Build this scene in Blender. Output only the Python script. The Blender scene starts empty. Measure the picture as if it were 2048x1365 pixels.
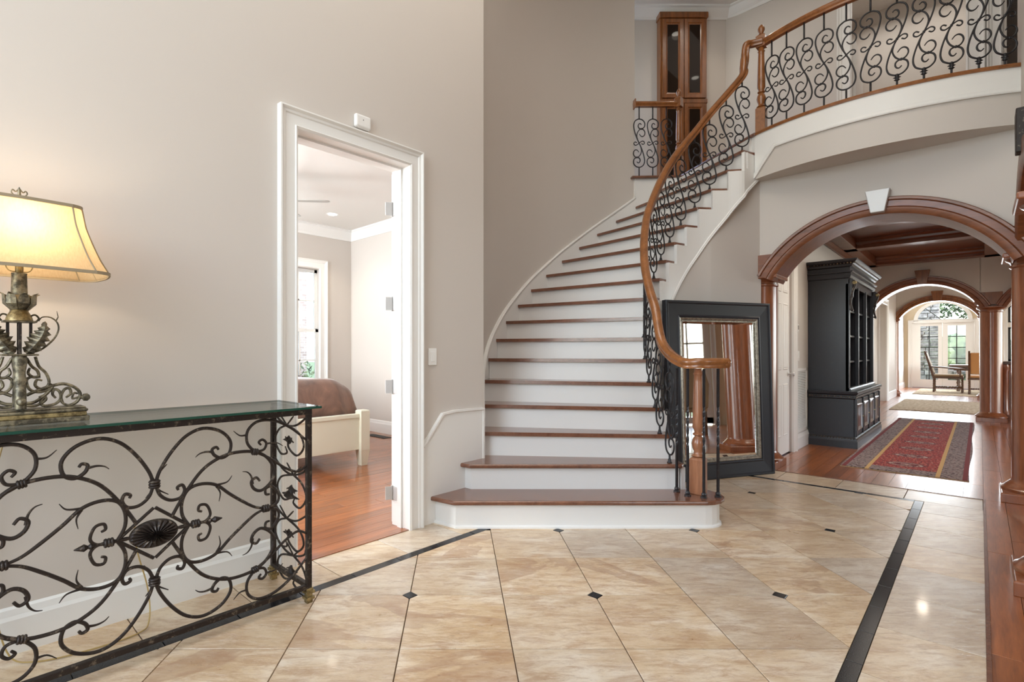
import bpy, bmesh, math, random
from mathutils import Vector, Matrix
random.seed(11)
C = bpy.context.scene.collection
R2 = math.sqrt(2)
PI = math.pi
# ---------------------------------------------------------------- camera, world, light, exposure
cam_d = bpy.data.cameras.new('camera'); cam = bpy.data.objects.new('camera', cam_d); C.objects.link(cam)
cam.location = (0, 0, 1.19); cam.rotation_euler = (PI/2, 0, -PI/4)
cam_d.sensor_width = 36; cam_d.lens = 1045/2048*36
cam_d.shift_x = (1024-915)/2048; cam_d.shift_y = (704-682.5)/2048
cam_d.clip_start = .05; cam_d.clip_end = 300
bpy.context.scene.camera = cam
sc = bpy.context.scene
sc.view_settings.view_transform = 'Standard'; sc.view_settings.look = 'None'
sc.view_settings.gamma = 1; sc.view_settings.use_curve_mapping = False
sc.view_settings.exposure = 0.22
sc.cycles.max_bounces = 7; sc.cycles.diffuse_bounces = 4; sc.cycles.glossy_bounces = 4
sc.cycles.transmission_bounces = 5; sc.cycles.transparent_max_bounces = 8
sc.cycles.caustics_reflective = False; sc.cycles.caustics_refractive = False
sc.cycles.sample_clamp_indirect = 6
w = bpy.data.worlds.new('sky'); sc.world = w; w.use_nodes = True
nt = w.node_tree; bg = nt.nodes['Background']
sky = nt.nodes.new('ShaderNodeTexSky'); sky.sky_type = 'NISHITA'; sky.sun_disc = False
sky.sun_elevation = math.radians(48); sky.sun_rotation = math.radians(200)
sky.air_density = 1.0; sky.dust_density = 2.0
nt.links.new(sky.outputs[0], bg.inputs[0]); bg.inputs[1].default_value = 1.0

def area(name, loc, target, sx, sy, power, col=(1, 1, 1)):
    d = bpy.data.lights.new(name, 'AREA'); d.shape = 'RECTANGLE'; d.size = sx; d.size_y = sy
    d.energy = power; d.color = col
    o = bpy.data.objects.new(name, d); C.objects.link(o); o.location = loc
    o.rotation_euler = (Vector(target)-Vector(loc)).to_track_quat('-Z', 'Y').to_euler()
    return o
def spot(name, loc, power, size=2.2, col=(1, .87, .7), rad=.06):
    d = bpy.data.lights.new(name, 'SPOT'); d.energy = power; d.spot_size = size; d.spot_blend = .6
    d.color = col; d.shadow_soft_size = rad
    o = bpy.data.objects.new(name, d); C.objects.link(o); o.location = loc
    return o
DAY = (.87, .945, 1.0)
area('entry_window_daylight', (-2.3, 1.2, 2.7), (3, 1.3, 1.8), 2.8, 4.6, 115, DAY)
area('foyer_high_area', (1.6, -.62, 4.7), (3.4, 2.2, 2.6), 3.4, 1.8, 48, DAY)  # cool area light high up, outside the right wall with no window
area('foyer_overhead_fill', (2.2, 1.2, 5.9), (2.2, 1.2, 0), 2.6, 2.0, 62, (1, .93, .84))  # added warm area light below the foyer ceiling; no chandelier hangs here
area('dining_side_fill', (1.6, -4.3, 1.9), (4.2, 0, 1.2), 3.0, 2.0, 60, DAY)  # added area light before a blank wall, kept out of the mirror's view
area('bedroom_window_daylight', (1.0, 6.8, 1.9), (3.4, 4.6, 1.2), 1.6, 1.8, 190, DAY)
area('bedroom_front_fill', (-.3, 4.4, 1.9), (4, 5.6, 1.4), 1.2, 1.6, 120, DAY)  # added area light inside the bedroom; this side has no window
area('far_room_daylight', (22.6, 1.0, 1.9), (12, .8, .6), 1.6, 2.6, 130, DAY)
area('great_room_daylight', (15, -6.6, 2.4), (12, 0, .6), 7, 2.6, 330, DAY)
area('upper_hall_light', (7.0, 1.2, 6.0), (7.0, 1.2, 0), .7, 2.6, 6, (1, .93, .83))
area('upper_room_fill', (8.9, .7, 5.9), (8.9, .7, 0), .8, 1.4, 9, (1, .95, .88))  # added area light that brightens the dark room behind the balcony opening
area('hall_ceiling_glow', (8.2, .7, 2.72), (8.2, .7, 0), 3.4, .9, 14, (1, .9, .78))

# ---------------------------------------------------------------- materials
def mat(name, col=(.5, .5, .5), rough=.5, metal=0, spec=.5, coat=0, coatr=.1):
    m = bpy.data.materials.new(name); m.use_nodes = True
    b = m.node_tree.nodes['Principled BSDF']
    b.inputs['Base Color'].default_value = (*col, 1); b.inputs['Roughness'].default_value = rough
    b.inputs['Metallic'].default_value = metal; b.inputs['Specular IOR Level'].default_value = spec
    b.inputs['Coat Weight'].default_value = coat; b.inputs['Coat Roughness'].default_value = coatr
    return m
class NT:
    def __init__(s, m): s.t = m.node_tree; s.n = s.t.nodes; s.b = s.n['Principled BSDF']
    def new(s, ty, **k):
        n = s.n.new(ty)
        for a, b in k.items(): setattr(n, a, b)
        return n
    def l(s, a, b): s.t.links.new(a, b)
    def pos(s, scale=(1, 1, 1), rot=(0, 0, 0), kind='world', jitter=0):
        mp = s.new('ShaderNodeMapping'); mp.inputs['Scale'].default_value = scale; mp.inputs['Rotation'].default_value = rot
        if kind == 'world': src = s.new('ShaderNodeNewGeometry').outputs['Position']
        else: src = s.new('ShaderNodeTexCoord').outputs['Object']
        if jitter:
            oi = s.new('ShaderNodeObjectInfo'); mu = s.new('ShaderNodeMath', operation='MULTIPLY'); mu.inputs[1].default_value = jitter
            s.l(oi.outputs['Random'], mu.inputs[0]); ad = s.new('ShaderNodeVectorMath', operation='ADD')
            s.l(src, ad.inputs[0]); s.l(mu.outputs[0], ad.inputs[1]); src = ad.outputs[0]
        s.l(src, mp.inputs[0]); return mp.outputs[0]
    def noise(s, vec, scale=5, detail=4, rough=.55, dist=0):
        n = s.new('ShaderNodeTexNoise'); n.inputs['Scale'].default_value = scale; n.inputs['Detail'].default_value = detail
        n.inputs['Roughness'].default_value = rough; n.inputs['Distortion'].default_value = dist
        s.l(vec, n.inputs['Vector']); return n.outputs['Fac']
    def ramp(s, fac, stops):
        r = s.new('ShaderNodeValToRGB'); e = r.color_ramp.elements
        while len(e) < len(stops): e.new(.5)
        for i, (p, c) in enumerate(stops): e[i].position = p; e[i].color = (*c, 1)
        s.l(fac, r.inputs[0]); return r.outputs[0]
    def mix(s, fac, a, b, mode='MIX'):
        m = s.new('ShaderNodeMix', data_type='RGBA', blend_type=mode)
        for v, i in ((fac, 0), (a, 6), (b, 7)):
            if isinstance(v, (int, float)): m.inputs[i].default_value = v
            elif isinstance(v, tuple): m.inputs[i].default_value = (*v, 1)
            else: s.l(v, m.inputs[i])
        return m.outputs[2]
    def math(s, op, a, b=0, c=0):
        m = s.new('ShaderNodeMath', operation=op)
        for i, v in enumerate((a, b, c)):
            if isinstance(v, (int, float)): m.inputs[i].default_value = v
            else: s.l(v, m.inputs[i])
        return m.outputs[0]
    def bump(s, fac, strength=.2, dist=.01):
        b = s.new('ShaderNodeBump'); b.inputs['Strength'].default_value = strength; b.inputs['Distance'].default_value = dist
        s.l(fac, b.inputs['Height']); s.l(b.outputs[0], s.b.inputs['Normal'])
def srgb(r, g, b):
    f = lambda c: ((c/255+.055)/1.055)**2.4 if c/255 > .04045 else c/255/12.92
    return (f(r), f(g), f(b))
def paint(name, col, rough=.55, sc_=60, st=.05):
    m = mat(name, col, rough, spec=.35); n = NT(m); v = n.pos()
    n.bump(n.noise(v, sc_, 2), st, .002)
    n.l(n.mix(.06, col, n.ramp(n.noise(v, 1.2, 3), [(.3, tuple(c*.85 for c in col)), (.7, tuple(min(1, c*1.1) for c in col))])), n.b.inputs['Base Color'])
    return m
def wood(name, dark, light, stretch=(1, 1, 1), scale=8, rough=.3, coat=.3, vary=.0, kind='world', rough2=None, coatr=.12):
    m = mat(name, light, rough, coat=coat, coatr=coatr); n = NT(m)
    v = n.pos(stretch, kind=kind, jitter=7 if vary else 0)
    f = n.noise(v, scale, 6, .6, .6); g = n.noise(v, scale*5, 3, .6)
    c = n.ramp(f, [(.28, dark), (.72, light)])
    c = n.mix(.25, c, n.ramp(g, [(.3, tuple(x*.6 for x in dark)), (.7, light)]))
    if vary:
        oi = n.new('ShaderNodeObjectInfo'); h = n.new('ShaderNodeHueSaturation')
        n.l(n.math('MULTIPLY_ADD', oi.outputs['Random'], vary, 1-vary/2), h.inputs['Value']); n.l(c, h.inputs['Color']); c = h.outputs[0]
    n.l(c, n.b.inputs['Base Color']); n.bump(g, .08, .002)
    return m
WALL = paint('wall_paint', srgb(204, 196, 188))
WHITE = paint('white_trim_paint', srgb(232, 230, 226), .35, 40, .02)
CEIL = paint('ceiling_paint', srgb(222, 218, 212), .8)
CREAM = paint('cream_paint', srgb(226, 224, 205), .4)
FAR = paint('far_room_paint', srgb(214, 196, 168))
FLOORW = wood('oak_floor', srgb(110, 56, 21), srgb(176, 102, 50), (1.2, 14, 1), 1.6, .3, .55, .35, coatr=.13)
RAILW = wood('handrail_oak', srgb(112, 66, 30), srgb(162, 102, 54), (4, 4, 4), 3, .3, .5)
NEWELW = wood('newel_oak', srgb(134, 84, 56), srgb(178, 122, 88), (5, 5, .8), 3, .3, .4)
TREADW = wood('tread_oak', srgb(94, 60, 46), srgb(138, 92, 70), (5, 1.2, 5), 4, .24, .5)
CHERRY = wood('cherry_column', srgb(114, 64, 38), srgb(162, 98, 62), (6, 6, .7), 3, .28, .5)
CHERRYH = wood('cherry_beam', srgb(94, 52, 28), srgb(142, 84, 50), (6, .8, 6), 3, .4, .25)
HONEY = wood('honey_cabinet', srgb(92, 50, 22), srgb(150, 90, 42), (6, 6, .8), 3, .3, .5)
OAKTABLE = wood('dark_oak', srgb(62, 40, 26), srgb(112, 78, 52), (3, 3, 3), 5, .35, .3)
def iron_mat(name, base, worn, metal=.6, rough=.45, lo=.55):
    m = mat(name, base, rough, metal); n = NT(m); v = n.pos()
    n.l(n.ramp(n.noise(v, 38, 5, .7), [(lo, base), (min(.95, lo+.2), worn)]), n.b.inputs['Base Color'])
    n.bump(n.noise(v, 120, 3), .3, .002); return m
IRON = iron_mat('black_iron', srgb(40, 38, 40), srgb(62, 60, 62), .3, .42)
BRONZE = iron_mat('aged_bronze_iron', srgb(46, 38, 34), srgb(142, 128, 112), .5, .45, .56)
PEWTER = iron_mat('antique_pewter', srgb(74, 68, 56), srgb(146, 136, 112), .55, .45, .42)
GILT = iron_mat('gilt', srgb(104, 88, 56), srgb(170, 150, 104), .6, .4, .4)
BLACKW = iron_mat('ebonised_wood', srgb(36, 37, 42), srgb(66, 58, 54), 0, .32, .6)
BLACKF = mat('black_frame_paint', srgb(38, 40, 46), .38, spec=.4)
SILVER = iron_mat('silver_leaf', srgb(136, 128, 116), srgb(176, 168, 152), .6, .35, .4)
CHROME = mat('hinge_metal', (.62, .61, .6), .45, .4)
PANELD = mat('dark_panel', srgb(66, 46, 38), .3, coat=.4)
DARKM = mat('dark_metal', (.05, .05, .05), .4, .5)
MIRROR = mat('mirror_silvering', (.93, .93, .92), .015, 1)
GRANITE = mat('black_granite', (.012, .012, .014), .16, spec=.22); 
_n = NT(GRANITE); _n.l(_n.ramp(_n.noise(_n.pos(), 260, 3), [(.5, (.008, .008, .01)), (.75, (.06, .06, .065))]), _n.b.inputs['Base Color'])
GROUT = mat('grout', srgb(120, 102, 84), .9)
LINEN = mat('shade_linen', srgb(214, 190, 150), .8)
_n = NT(LINEN); _f = _n.noise(_n.pos((60, 60, 14)), 3, 3)
_n.l(_n.ramp(_f, [(.3, srgb(204, 178, 136)), (.7, srgb(226, 206, 170))]), _n.b.inputs['Base Color'])
_n.b.inputs['Transmission Weight'].default_value = 0
_o = [x for x in _n.n if x.type == 'OUTPUT_MATERIAL'][0]
_tr = _n.new('ShaderNodeBsdfTranslucent'); _tr.inputs[0].default_value = (*srgb(240, 212, 168), 1)
_mx = _n.new('ShaderNodeMixShader'); _mx.inputs[0].default_value = .55
_n.l(_n.b.outputs[0], _mx.inputs[1]); _n.l(_tr.outputs[0], _mx.inputs[2]); _n.l(_mx.outputs[0], _o.inputs[0])
BRAID = mat('shade_braid', srgb(150, 136, 112), .8)
BLANKET = mat('brown_plush', srgb(108, 76, 60), .85)
_n = NT(BLANKET); _v = _n.pos(); _n.l(_n.ramp(_n.noise(_v, 4, 5, .6, 1), [(.3, srgb(84, 58, 46)), (.7, srgb(136, 98, 78))]), _n.b.inputs['Base Color'])
_n.b.inputs['Sheen Weight'].default_value = .5
GREYCL = mat('grey_bedding', srgb(104, 98, 96), .8)
BEIGECL = mat('beige_upholstery', srgb(160, 140, 112), .85)
TANLEA = mat('tan_upholstery', srgb(190, 138, 84), .6)
CORDM = mat('clear_gold_cord', srgb(172, 146, 92), .4)
PLASTIC = mat('white_plastic', srgb(232, 230, 226), .35)
SISAL = mat('sisal', srgb(186, 166, 138), .95)
_n = NT(SISAL); _n.l(_n.ramp(_n.noise(_n.pos((2, 9, 1)), 2.2, 5), [(.3, srgb(166, 144, 114)), (.7, srgb(206, 190, 162))]), _n.b.inputs['Base Color'])
def glass_mat(name, tint, refl=.08, rough=.0):
    m = bpy.data.materials.new(name); m.use_nodes = True; t = m.node_tree
    for x in list(t.nodes): t.nodes.remove(x)
    o = t.nodes.new('ShaderNodeOutputMaterial'); a = t.nodes.new('ShaderNodeBsdfTransparent'); a.inputs[0].default_value = (*tint, 1)
    g = t.nodes.new('ShaderNodeBsdfGlossy'); g.inputs['Roughness'].default_value = rough
    lw = t.nodes.new('ShaderNodeLayerWeight'); lw.inputs[0].default_value = .25
    mp = t.nodes.new('ShaderNodeMath'); mp.operation = 'MULTIPLY_ADD'; mp.inputs[1].default_value = .7; mp.inputs[2].default_value = refl*.4
    t.links.new(lw.outputs['Fresnel'], mp.inputs[0])
    mx = t.nodes.new('ShaderNodeMixShader'); t.links.new(mp.outputs[0], mx.inputs[0])
    t.links.new(a.outputs[0], mx.inputs[1]); t.links.new(g.outputs[0], mx.inputs[2]); t.links.new(mx.outputs[0], o.inputs[0])
    return m
GLASS = glass_mat('window_glass', (.95, .97, .96))
GLASSG = glass_mat('table_glass', (.93, .97, .95), .04)
GEDGE = mat('glass_edge', srgb(30, 74, 62), .15, spec=.8)
CABGL = mat('dark_cabinet_glass', (.02, .012, .008), .04, spec=.14)
def emit(name, col, st):
    m = mat(name, col, .5); b = m.node_tree.nodes['Principled BSDF']
    b.inputs['Emission Color'].default_value = (*col, 1); b.inputs['Emission Strength'].default_value = st
    return m
LAMPE = emit('lit_lamp', (1, .93, .8), 14)
BULBE = emit('lit_bulb', (1, .85, .6), 6)
# travertine: each tile its own tone, clouding, veins and pits
TRAV = mat('travertine', srgb(206, 184, 156), .3, spec=.5, coat=.25, coatr=.08)
n = NT(TRAV); oi = n.new('ShaderNodeObjectInfo')
def rot_then_scale(scale, jitter):
    a = n.pos((1, 1, 1), (0, 0, PI/4), jitter=jitter); m2 = n.new('ShaderNodeMapping'); m2.inputs['Scale'].default_value = scale; n.l(a, m2.inputs[0]); return m2.outputs[0]
v = rot_then_scale((1, 1.7, 1), 31); v2 = rot_then_scale((1, 3.4, 1), 17)
cloud = n.noise(v, 2.6, 7, .62, .5); streak = n.noise(v2, 6.5, 9, .72, .6)
c = n.ramp(cloud, [(.3, srgb(188, 160, 126)), (.5, srgb(206, 184, 154)), (.7, srgb(222, 210, 192))])
c = n.mix(n.math('MULTIPLY', n.ramp(streak, [(.45, (0, 0, 0)), (.62, (1, 1, 1))]), .72), c, srgb(170, 136, 104))
c = n.mix(n.math('MULTIPLY', n.ramp(n.noise(v2, 16, 8, .75, .3), [(.5, (0, 0, 0)), (.7, (1, 1, 1))]), .45), c, srgb(226, 214, 200))
band = n.ramp(n.noise(v, .9, 6, .55, 1.1), [(.56, (0, 0, 0)), (.575, (1, 1, 1)), (.63, (.6, .6, .6)), (.64, (0, 0, 0))])
c = n.mix(n.math('MULTIPLY', n.math('MULTIPLY', band, n.math('GREATER_THAN', oi.outputs['Random'], .74)), .5), c, srgb(156, 122, 98))
pit = n.ramp(n.noise(v2, 24, 8, .82), [(.555, (0, 0, 0)), (.66, (1, 1, 1))])
c = n.mix(n.math('MULTIPLY', pit, .5), c, srgb(128, 98, 74))
h = n.new('ShaderNodeHueSaturation'); n.l(n.math('MULTIPLY_ADD', oi.outputs['Random'], .2, .9), h.inputs['Value'])
n.l(n.math('MULTIPLY_ADD', oi.outputs['Random'], .3, .78), h.inputs['Saturation']); n.l(c, h.inputs['Color'])
n.l(h.outputs[0], n.b.inputs['Base Color']); n.bump(n.math('MULTIPLY', pit, -1), .15, .002)
n.l(n.math('MULTIPLY_ADD', cloud, .25, .2), n.b.inputs['Roughness'])

# ---------------------------------------------------------------- geometry helpers
def V3(p): return Vector(p)
def cr(pts, k=6, closed=False):
    """Catmull-Rom through points"""
    P = [Vector(p) for p in pts]; n = len(P); out = []
    rng = range(n) if closed else range(n-1)
    for i in rng:
        if closed: a, b, c_, d = P[(i-1) % n], P[i], P[(i+1) % n], P[(i+2) % n]
        else: a, b, c_, d = P[max(i-1, 0)], P[i], P[i+1], P[min(i+2, n-1)]
        for j in range(k):
            t = j/k
            out.append(.5*((2*b)+(c_-a)*t+(2*a-5*b+4*c_-d)*t*t+(3*b-a-3*c_+d)*t**3))
    if not closed: out.append(P[-1])
    return out
class MB:
    def __init__(s): s.v = []; s.f = []
    def add(s, vs, fs):
        o = len(s.v); s.v += [tuple(p) for p in vs]; s.f += [tuple(i+o for i in f) for f in fs]; return s
    def box(s, x0, y0, z0, x1, y1, z1):
        return s.add([(x0, y0, z0), (x1, y0, z0), (x1, y1, z0), (x0, y1, z0), (x0, y0, z1), (x1, y0, z1), (x1, y1, z1), (x0, y1, z1)],
                     [(0, 3, 2, 1), (4, 5, 6, 7), (0, 1, 5, 4), (1, 2, 6, 5), (2, 3, 7, 6), (3, 0, 4, 7)])
    def prism(s, poly, z0, z1, inset=0):
        """poly = xy list; z0/z1 may be lists. Optional chamfered top."""
        n = len(poly)
        a = sum(poly[i][0]*poly[(i+1) % n][1]-poly[(i+1) % n][0]*poly[i][1] for i in range(n))
        if a < 0: poly = poly[::-1]
        Z0 = z0 if isinstance(z0, (list, tuple)) else [z0]*n; Z1 = z1 if isinstance(z1, (list, tuple)) else [z1]*n
        if a < 0: Z0 = Z0[::-1]; Z1 = Z1[::-1]
        vs = [(p[0], p[1], z) for p, z in zip(poly, Z0)]
        if inset:
            cx = sum(p[0] for p in poly)/n; cy = sum(p[1] for p in poly)/n
            vs += [(p[0], p[1], z-inset) for p, z in zip(poly, Z1)]
            for p, z in zip(poly, Z1):
                d = Vector((cx-p[0], cy-p[1])); d = d.normalized()*min(inset*1.3, d.length*.5)
                vs.append((p[0]+d.x, p[1]+d.y, z))
            fs = [tuple(range(n))[::-1], tuple(range(2*n, 3*n))]
            for k in (0, n):
                fs += [(k+i, k+(i+1) % n, k+n+(i+1) % n, k+n+i) for i in range(n)]
        else:
            vs += [(p[0], p[1], z) for p, z in zip(poly, Z1)]
            fs = [tuple(range(n))[::-1], tuple(range(n, 2*n))]+[(i, (i+1) % n, n+(i+1) % n, n+i) for i in range(n)]
        return s.add(vs, fs)
    def obox(s, c, ax, ay, az, hx, hy, hz):
        c = V3(c); ax, ay, az = V3(ax).normalized(), V3(ay).normalized(), V3(az).normalized(); vs = []
        for dz in (-1, 1):
            for dx, dy in ((-1, -1), (1, -1), (1, 1), (-1, 1)): vs.append(c+ax*hx*dx+ay*hy*dy+az*hz*dz)
        return s.add(vs, [(0, 3, 2, 1), (4, 5, 6, 7), (0, 1, 5, 4), (1, 2, 6, 5), (2, 3, 7, 6), (3, 0, 4, 7)])
    def tube(s, pts, r, n=6, caps=True):
        P = [V3(p) for p in pts]; m = len(P); R = r if isinstance(r, (list, tuple)) else [r]*m
        T = [(P[min(i+1, m-1)]-P[max(i-1, 0)]).normalized() for i in range(m)]
        up = Vector((0, 0, 1)) if abs(T[0].z) < .9 else Vector((1, 0, 0))
        x = T[0].cross(up).normalized(); vs = []
        for i in range(m):
            x = (x-T[i]*x.dot(T[i]));
            x = x.normalized() if x.length > 1e-6 else T[i].orthogonal().normalized()
            y = T[i].cross(x)
            for k in range(n):
                a = 2*PI*k/n; vs.append(P[i]+(x*math.cos(a)+y*math.sin(a))*R[i])
        fs = [(i*n+k, i*n+(k+1) % n, (i+1)*n+(k+1) % n, (i+1)*n+k) for i in range(m-1) for k in range(n)]
        if caps: fs += [tuple(range(n))[::-1], tuple(range((m-1)*n, m*n))]
        return s.add(vs, fs)
    def lathe(s, prof, c=(0, 0, 0), n=16, axis=None):
        """prof = [(r,z)]"""
        c = V3(c); M = Matrix.Identity(3)
        if axis is not None: M = V3(axis).to_track_quat('Z', 'Y').to_matrix()
        vs = []
        for r, z in prof:
            for k in range(n):
                a = 2*PI*k/n; vs.append(c+M@Vector((r*math.cos(a), r*math.sin(a), z)))
        m = len(prof)
        fs = [(i*n+k, i*n+(k+1) % n, (i+1)*n+(k+1) % n, (i+1)*n+k) for i in range(m-1) for k in range(n)]
        fs += [tuple(range(n))[::-1], tuple(range((m-1)*n, m*n))]
        return s.add(vs, fs)
    def sweep(s, prof, path, closed=False, up=(0, 0, 1), normals=None, caps=True):
        """prof=[(a,b)]: a along side vector, b along up; side = tangent x up"""
        P = [V3(p) for p in path]; m = len(P); n = len(prof); vs = []
        for i in range(m):
            if closed: t = (P[(i+1) % m]-P[(i-1) % m])
            else: t = P[min(i+1, m-1)]-P[max(i-1, 0)]
            t.normalize()
            if normals: nn = V3(normals[i]); sd = t.cross(nn).normalized(); u_ = nn
            else:
                u0 = V3(up); sd = t.cross(u0).normalized(); u_ = u0 if abs(t.dot(u0)) < 1e-4 else sd.cross(t).normalized()
            k = 1
            if not closed and 0 < i < m-1:
                a = (P[i]-P[i-1]).normalized(); c_ = a.dot(t); k = 1/max(.5, c_)
            for a, b in prof: vs.append(P[i]+sd*a*k+u_*b)
        rg = m if closed else m-1
        fs = [(i*n+k, i*n+(k+1) % n, ((i+1) % m)*n+(k+1) % n, ((i+1) % m)*n+k) for i in range(rg) for k in range(n)]
        if not closed and caps: fs += [tuple(range(n))[::-1], tuple(range((m-1)*n, m*n))]
        return s.add(vs, fs)
    def ball(s, c, rx, ry=None, rz=None, n=10, m=6):
        ry = ry or rx; rz = rz or rx; vs = [(c[0], c[1], c[2]-rz)]
        for i in range(1, m):
            t = PI*i/m
            for k in range(n):
                a = 2*PI*k/n; vs.append((c[0]+rx*math.sin(t)*math.cos(a), c[1]+ry*math.sin(t)*math.sin(a), c[2]-rz*math.cos(t)))
        vs.append((c[0], c[1], c[2]+rz)); e = len(vs)-1
        fs = [(0, 1+(k+1) % n, 1+k) for k in range(n)]
        fs += [(1+i*n+k, 1+i*n+(k+1) % n, 1+(i+1)*n+(k+1) % n, 1+(i+1)*n+k) for i in range(m-2) for k in range(n)]
        fs += [(e, 1+(m-2)*n+k, 1+(m-2)*n+(k+1) % n) for k in range(n)]
        return s.add(vs, fs)
    def obj(s, name, m, parent=None, smooth=False, bevel=0, seg=2, loc=None, fix=True):
        me = bpy.data.meshes.new(name); me.from_pydata(s.v, [], s.f)
        if fix:
            b = bmesh.new(); b.from_mesh(me); bmesh.ops.recalc_face_normals(b, faces=b.faces); b.to_mesh(me); b.free()
        me.materials.append(m)
        if smooth:
            me.polygons.foreach_set('use_smooth', [True]*len(me.polygons))
            me.set_sharp_from_angle(angle=math.radians(42))
        o = bpy.data.objects.new(name, me); C.objects.link(o)
        if loc: o.location = loc
        if parent is not None: adopt(o, parent)
        if bevel:
            bv = o.modifiers.new('bevel', 'BEVEL'); bv.width = bevel; bv.segments = seg; bv.limit_method = 'ANGLE'; bv.angle_limit = math.radians(35)
        return o
def basis(o):
    return Matrix.LocRotScale(o.location, o.rotation_euler, o.scale)
def world_of(o):
    return basis(o) if o.parent is None else world_of(o.parent) @ o.matrix_parent_inverse @ basis(o)
def adopt(o, parent):
    o.parent = parent; o.matrix_parent_inverse = world_of(parent).inverted()
def tag(o, label=None, cat=None, group=None, kind=None):
    if label: o['label'] = label
    if cat: o['category'] = cat
    if group: o['group'] = group
    if kind: o['kind'] = kind
    return o
def thing(name, label, cat, loc=(0, 0, 0), rz=0, group=None):
    o = bpy.data.objects.new(name, None); C.objects.link(o); o.location = loc; o.rotation_euler = (0, 0, rz)
    o.empty_display_size = .1
    return tag(o, label, cat, group)
def struct(name, mb, m, **k): return tag(mb.obj(name, m, **k), kind='structure')
def setting(name, loc=(0, 0, 0)):
    o = bpy.data.objects.new(name, None); C.objects.link(o); o.location = loc; o['kind'] = 'structure'; return o
def copy_tree(o, parent=None, loc=None, rz=None, label=None):
    c = o.copy(); C.objects.link(c)
    if parent is not None: c.parent = parent
    if loc is not None: c.location = loc
    if rz is not None: c.rotation_euler = (0, 0, rz)
    if label: c['label'] = label
    for ch in list(o.children): copy_tree(ch, c)
    return c
def link_part(name, me, parent, loc, rz=0, scale=1):
    o = bpy.data.objects.new(name, me); C.objects.link(o); o.location = loc; o.rotation_euler = (0, 0, rz)
    if scale != 1: o.scale = (scale,)*3
    adopt(o, parent); return o
def cv(X, D): return ((X+D)/R2, (D-X)/R2)      # stair plan axes (turned 45 degrees) -> house axes
def clip(poly, a, b, c_):
    """keep a*x+b*y<=c"""
    out = []; n = len(poly)
    for i in range(n):
        p, q = poly[i], poly[(i+1) % n]; dp = a*p[0]+b*p[1]-c_; dq = a*q[0]+b*q[1]-c_
        if dp <= 0: out.append(p)
        if (dp < 0 < dq) or (dq < 0 < dp):
            t = dp/(dp-dq); out.append((p[0]+(q[0]-p[0])*t, p[1]+(q[1]-p[1])*t))
    return out
def parea(p): return abs(sum(p[i][0]*p[(i+1) % len(p)][1]-p[(i+1) % len(p)][0]*p[i][1] for i in range(len(p))))/2
CROWN = [(0, 0), (.018, 0), (.03, .03), (.075, .085), (.1, .12), (.13, .13), (.13, .15), (0, .15)]
BASEP = [(0, 0), (.018, 0), (.018, .135), (.012, .15), (.008, .175), (0, .185)]
CASEP = [(0, 0), (0, .022), (.012, .03), (.018, .022), (.07, .022), (.076, .028), (.088, .03), (.1, .042), (.108, .042), (.11, 0)]

# ---------------------------------------------------------------- floors
FL = struct('floor', MB().box(-3.2, -.02, -.1, 5.947, 2.72, -.012), GROUT)
tiles = []
SX, SD, G = .4523, .4635, .0022
B = dict(r0=.315, r1=.368, l0=2.33, l1=2.383, f0=5.50, f1=5.553)
def tile(poly, m=TRAV, nm='tile', z=0.):
    if len(poly) < 3 or parea(poly) < .0006: return
    cx = sum(p[0] for p in poly)/len(poly); cy = sum(p[1] for p in poly)/len(poly)
    q = [(p[0]-cx, p[1]-cy) for p in poly]
    MB().prism(q, -.012, z, .0015).obj(nm, m, FL, loc=(cx, cy, 0))
def insetp(poly, g):
    cx = sum(p[0] for p in poly)/len(poly); cy = sum(p[1] for p in poly)/len(poly); out = []
    for p in poly:
        d = Vector((cx-p[0], cy-p[1])); d2 = d.normalized()*g*1.4; out.append((p[0]+d2.x, p[1]+d2.y))
    return out
HD = .037
for i in range(-16, 16):
    for j in range(-8, 16):
        X0 = -.232+i*SX; D0 = 2.555+j*SD
        q = [(X0+G, D0+G), (X0+SX-G, D0+G), (X0+SX-G, D0+SD-G), (X0+G, D0+SD-G)]
        # corners that carry a black inset are cut off
        ins = []
        for a in (0, 1):
            for b_ in (0, 1):
                if (i+a) % 2 == 0 and (j+b_) % 2 == 0: ins.append((a, b_))
        for a, b_ in ins:
            sx, sy = (1 if a else -1), (1 if b_ else -1)
            cxx, cyy = X0+a*SX, D0+b_*SD
            q = clip(q, sx, sy, sx*cxx+sy*cyy-HD-.003)
        p = [cv(*t) for t in q]
        for a in ((1, 0, B['f0']-G), (-1, 0, 3.0), (0, 1, B['l0']-G), (0, -1, -B['r1']-G)): p = clip(p, *a)
        if len(p) >= 3 and parea(p) > .0006: tile(p)
        if i % 2 == 0 and j % 2 == 0:
            q = [(X0-HD, D0), (X0, D0-HD), (X0+HD, D0), (X0, D0+HD)]; p = [cv(*t) for t in q]
            if all(-3 < t[0] < B['f0'] and B['r1'] < t[1] < B['l0'] for t in p): tile(p, GRANITE, 'granite_inset', .0003)
u0 = -3.0
while u0 < B['f1']-.01:
    a, b_ = u0, min(u0+.305, B['f1'])
    for v0, v1 in ((B['r0'], B['r1']), (B['l0'], B['l1'])): tile([(a+.0015, v0), (b_-.0015, v0), (b_-.0015, v1), (a+.0015, v1)], GRANITE, 'granite_strip')
    u0 += .305
v0 = B['r1']+.001
while v0 < B['l0']-.01:
    tile([(B['f0'], v0), (B['f1'], v0), (B['f1'], min(v0+.303, B['l0']-.001)), (B['f0'], min(v0+.303, B['l0']-.001))], GRANITE, 'granite_strip'); v0 += .305
u0 = -3.05
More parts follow.
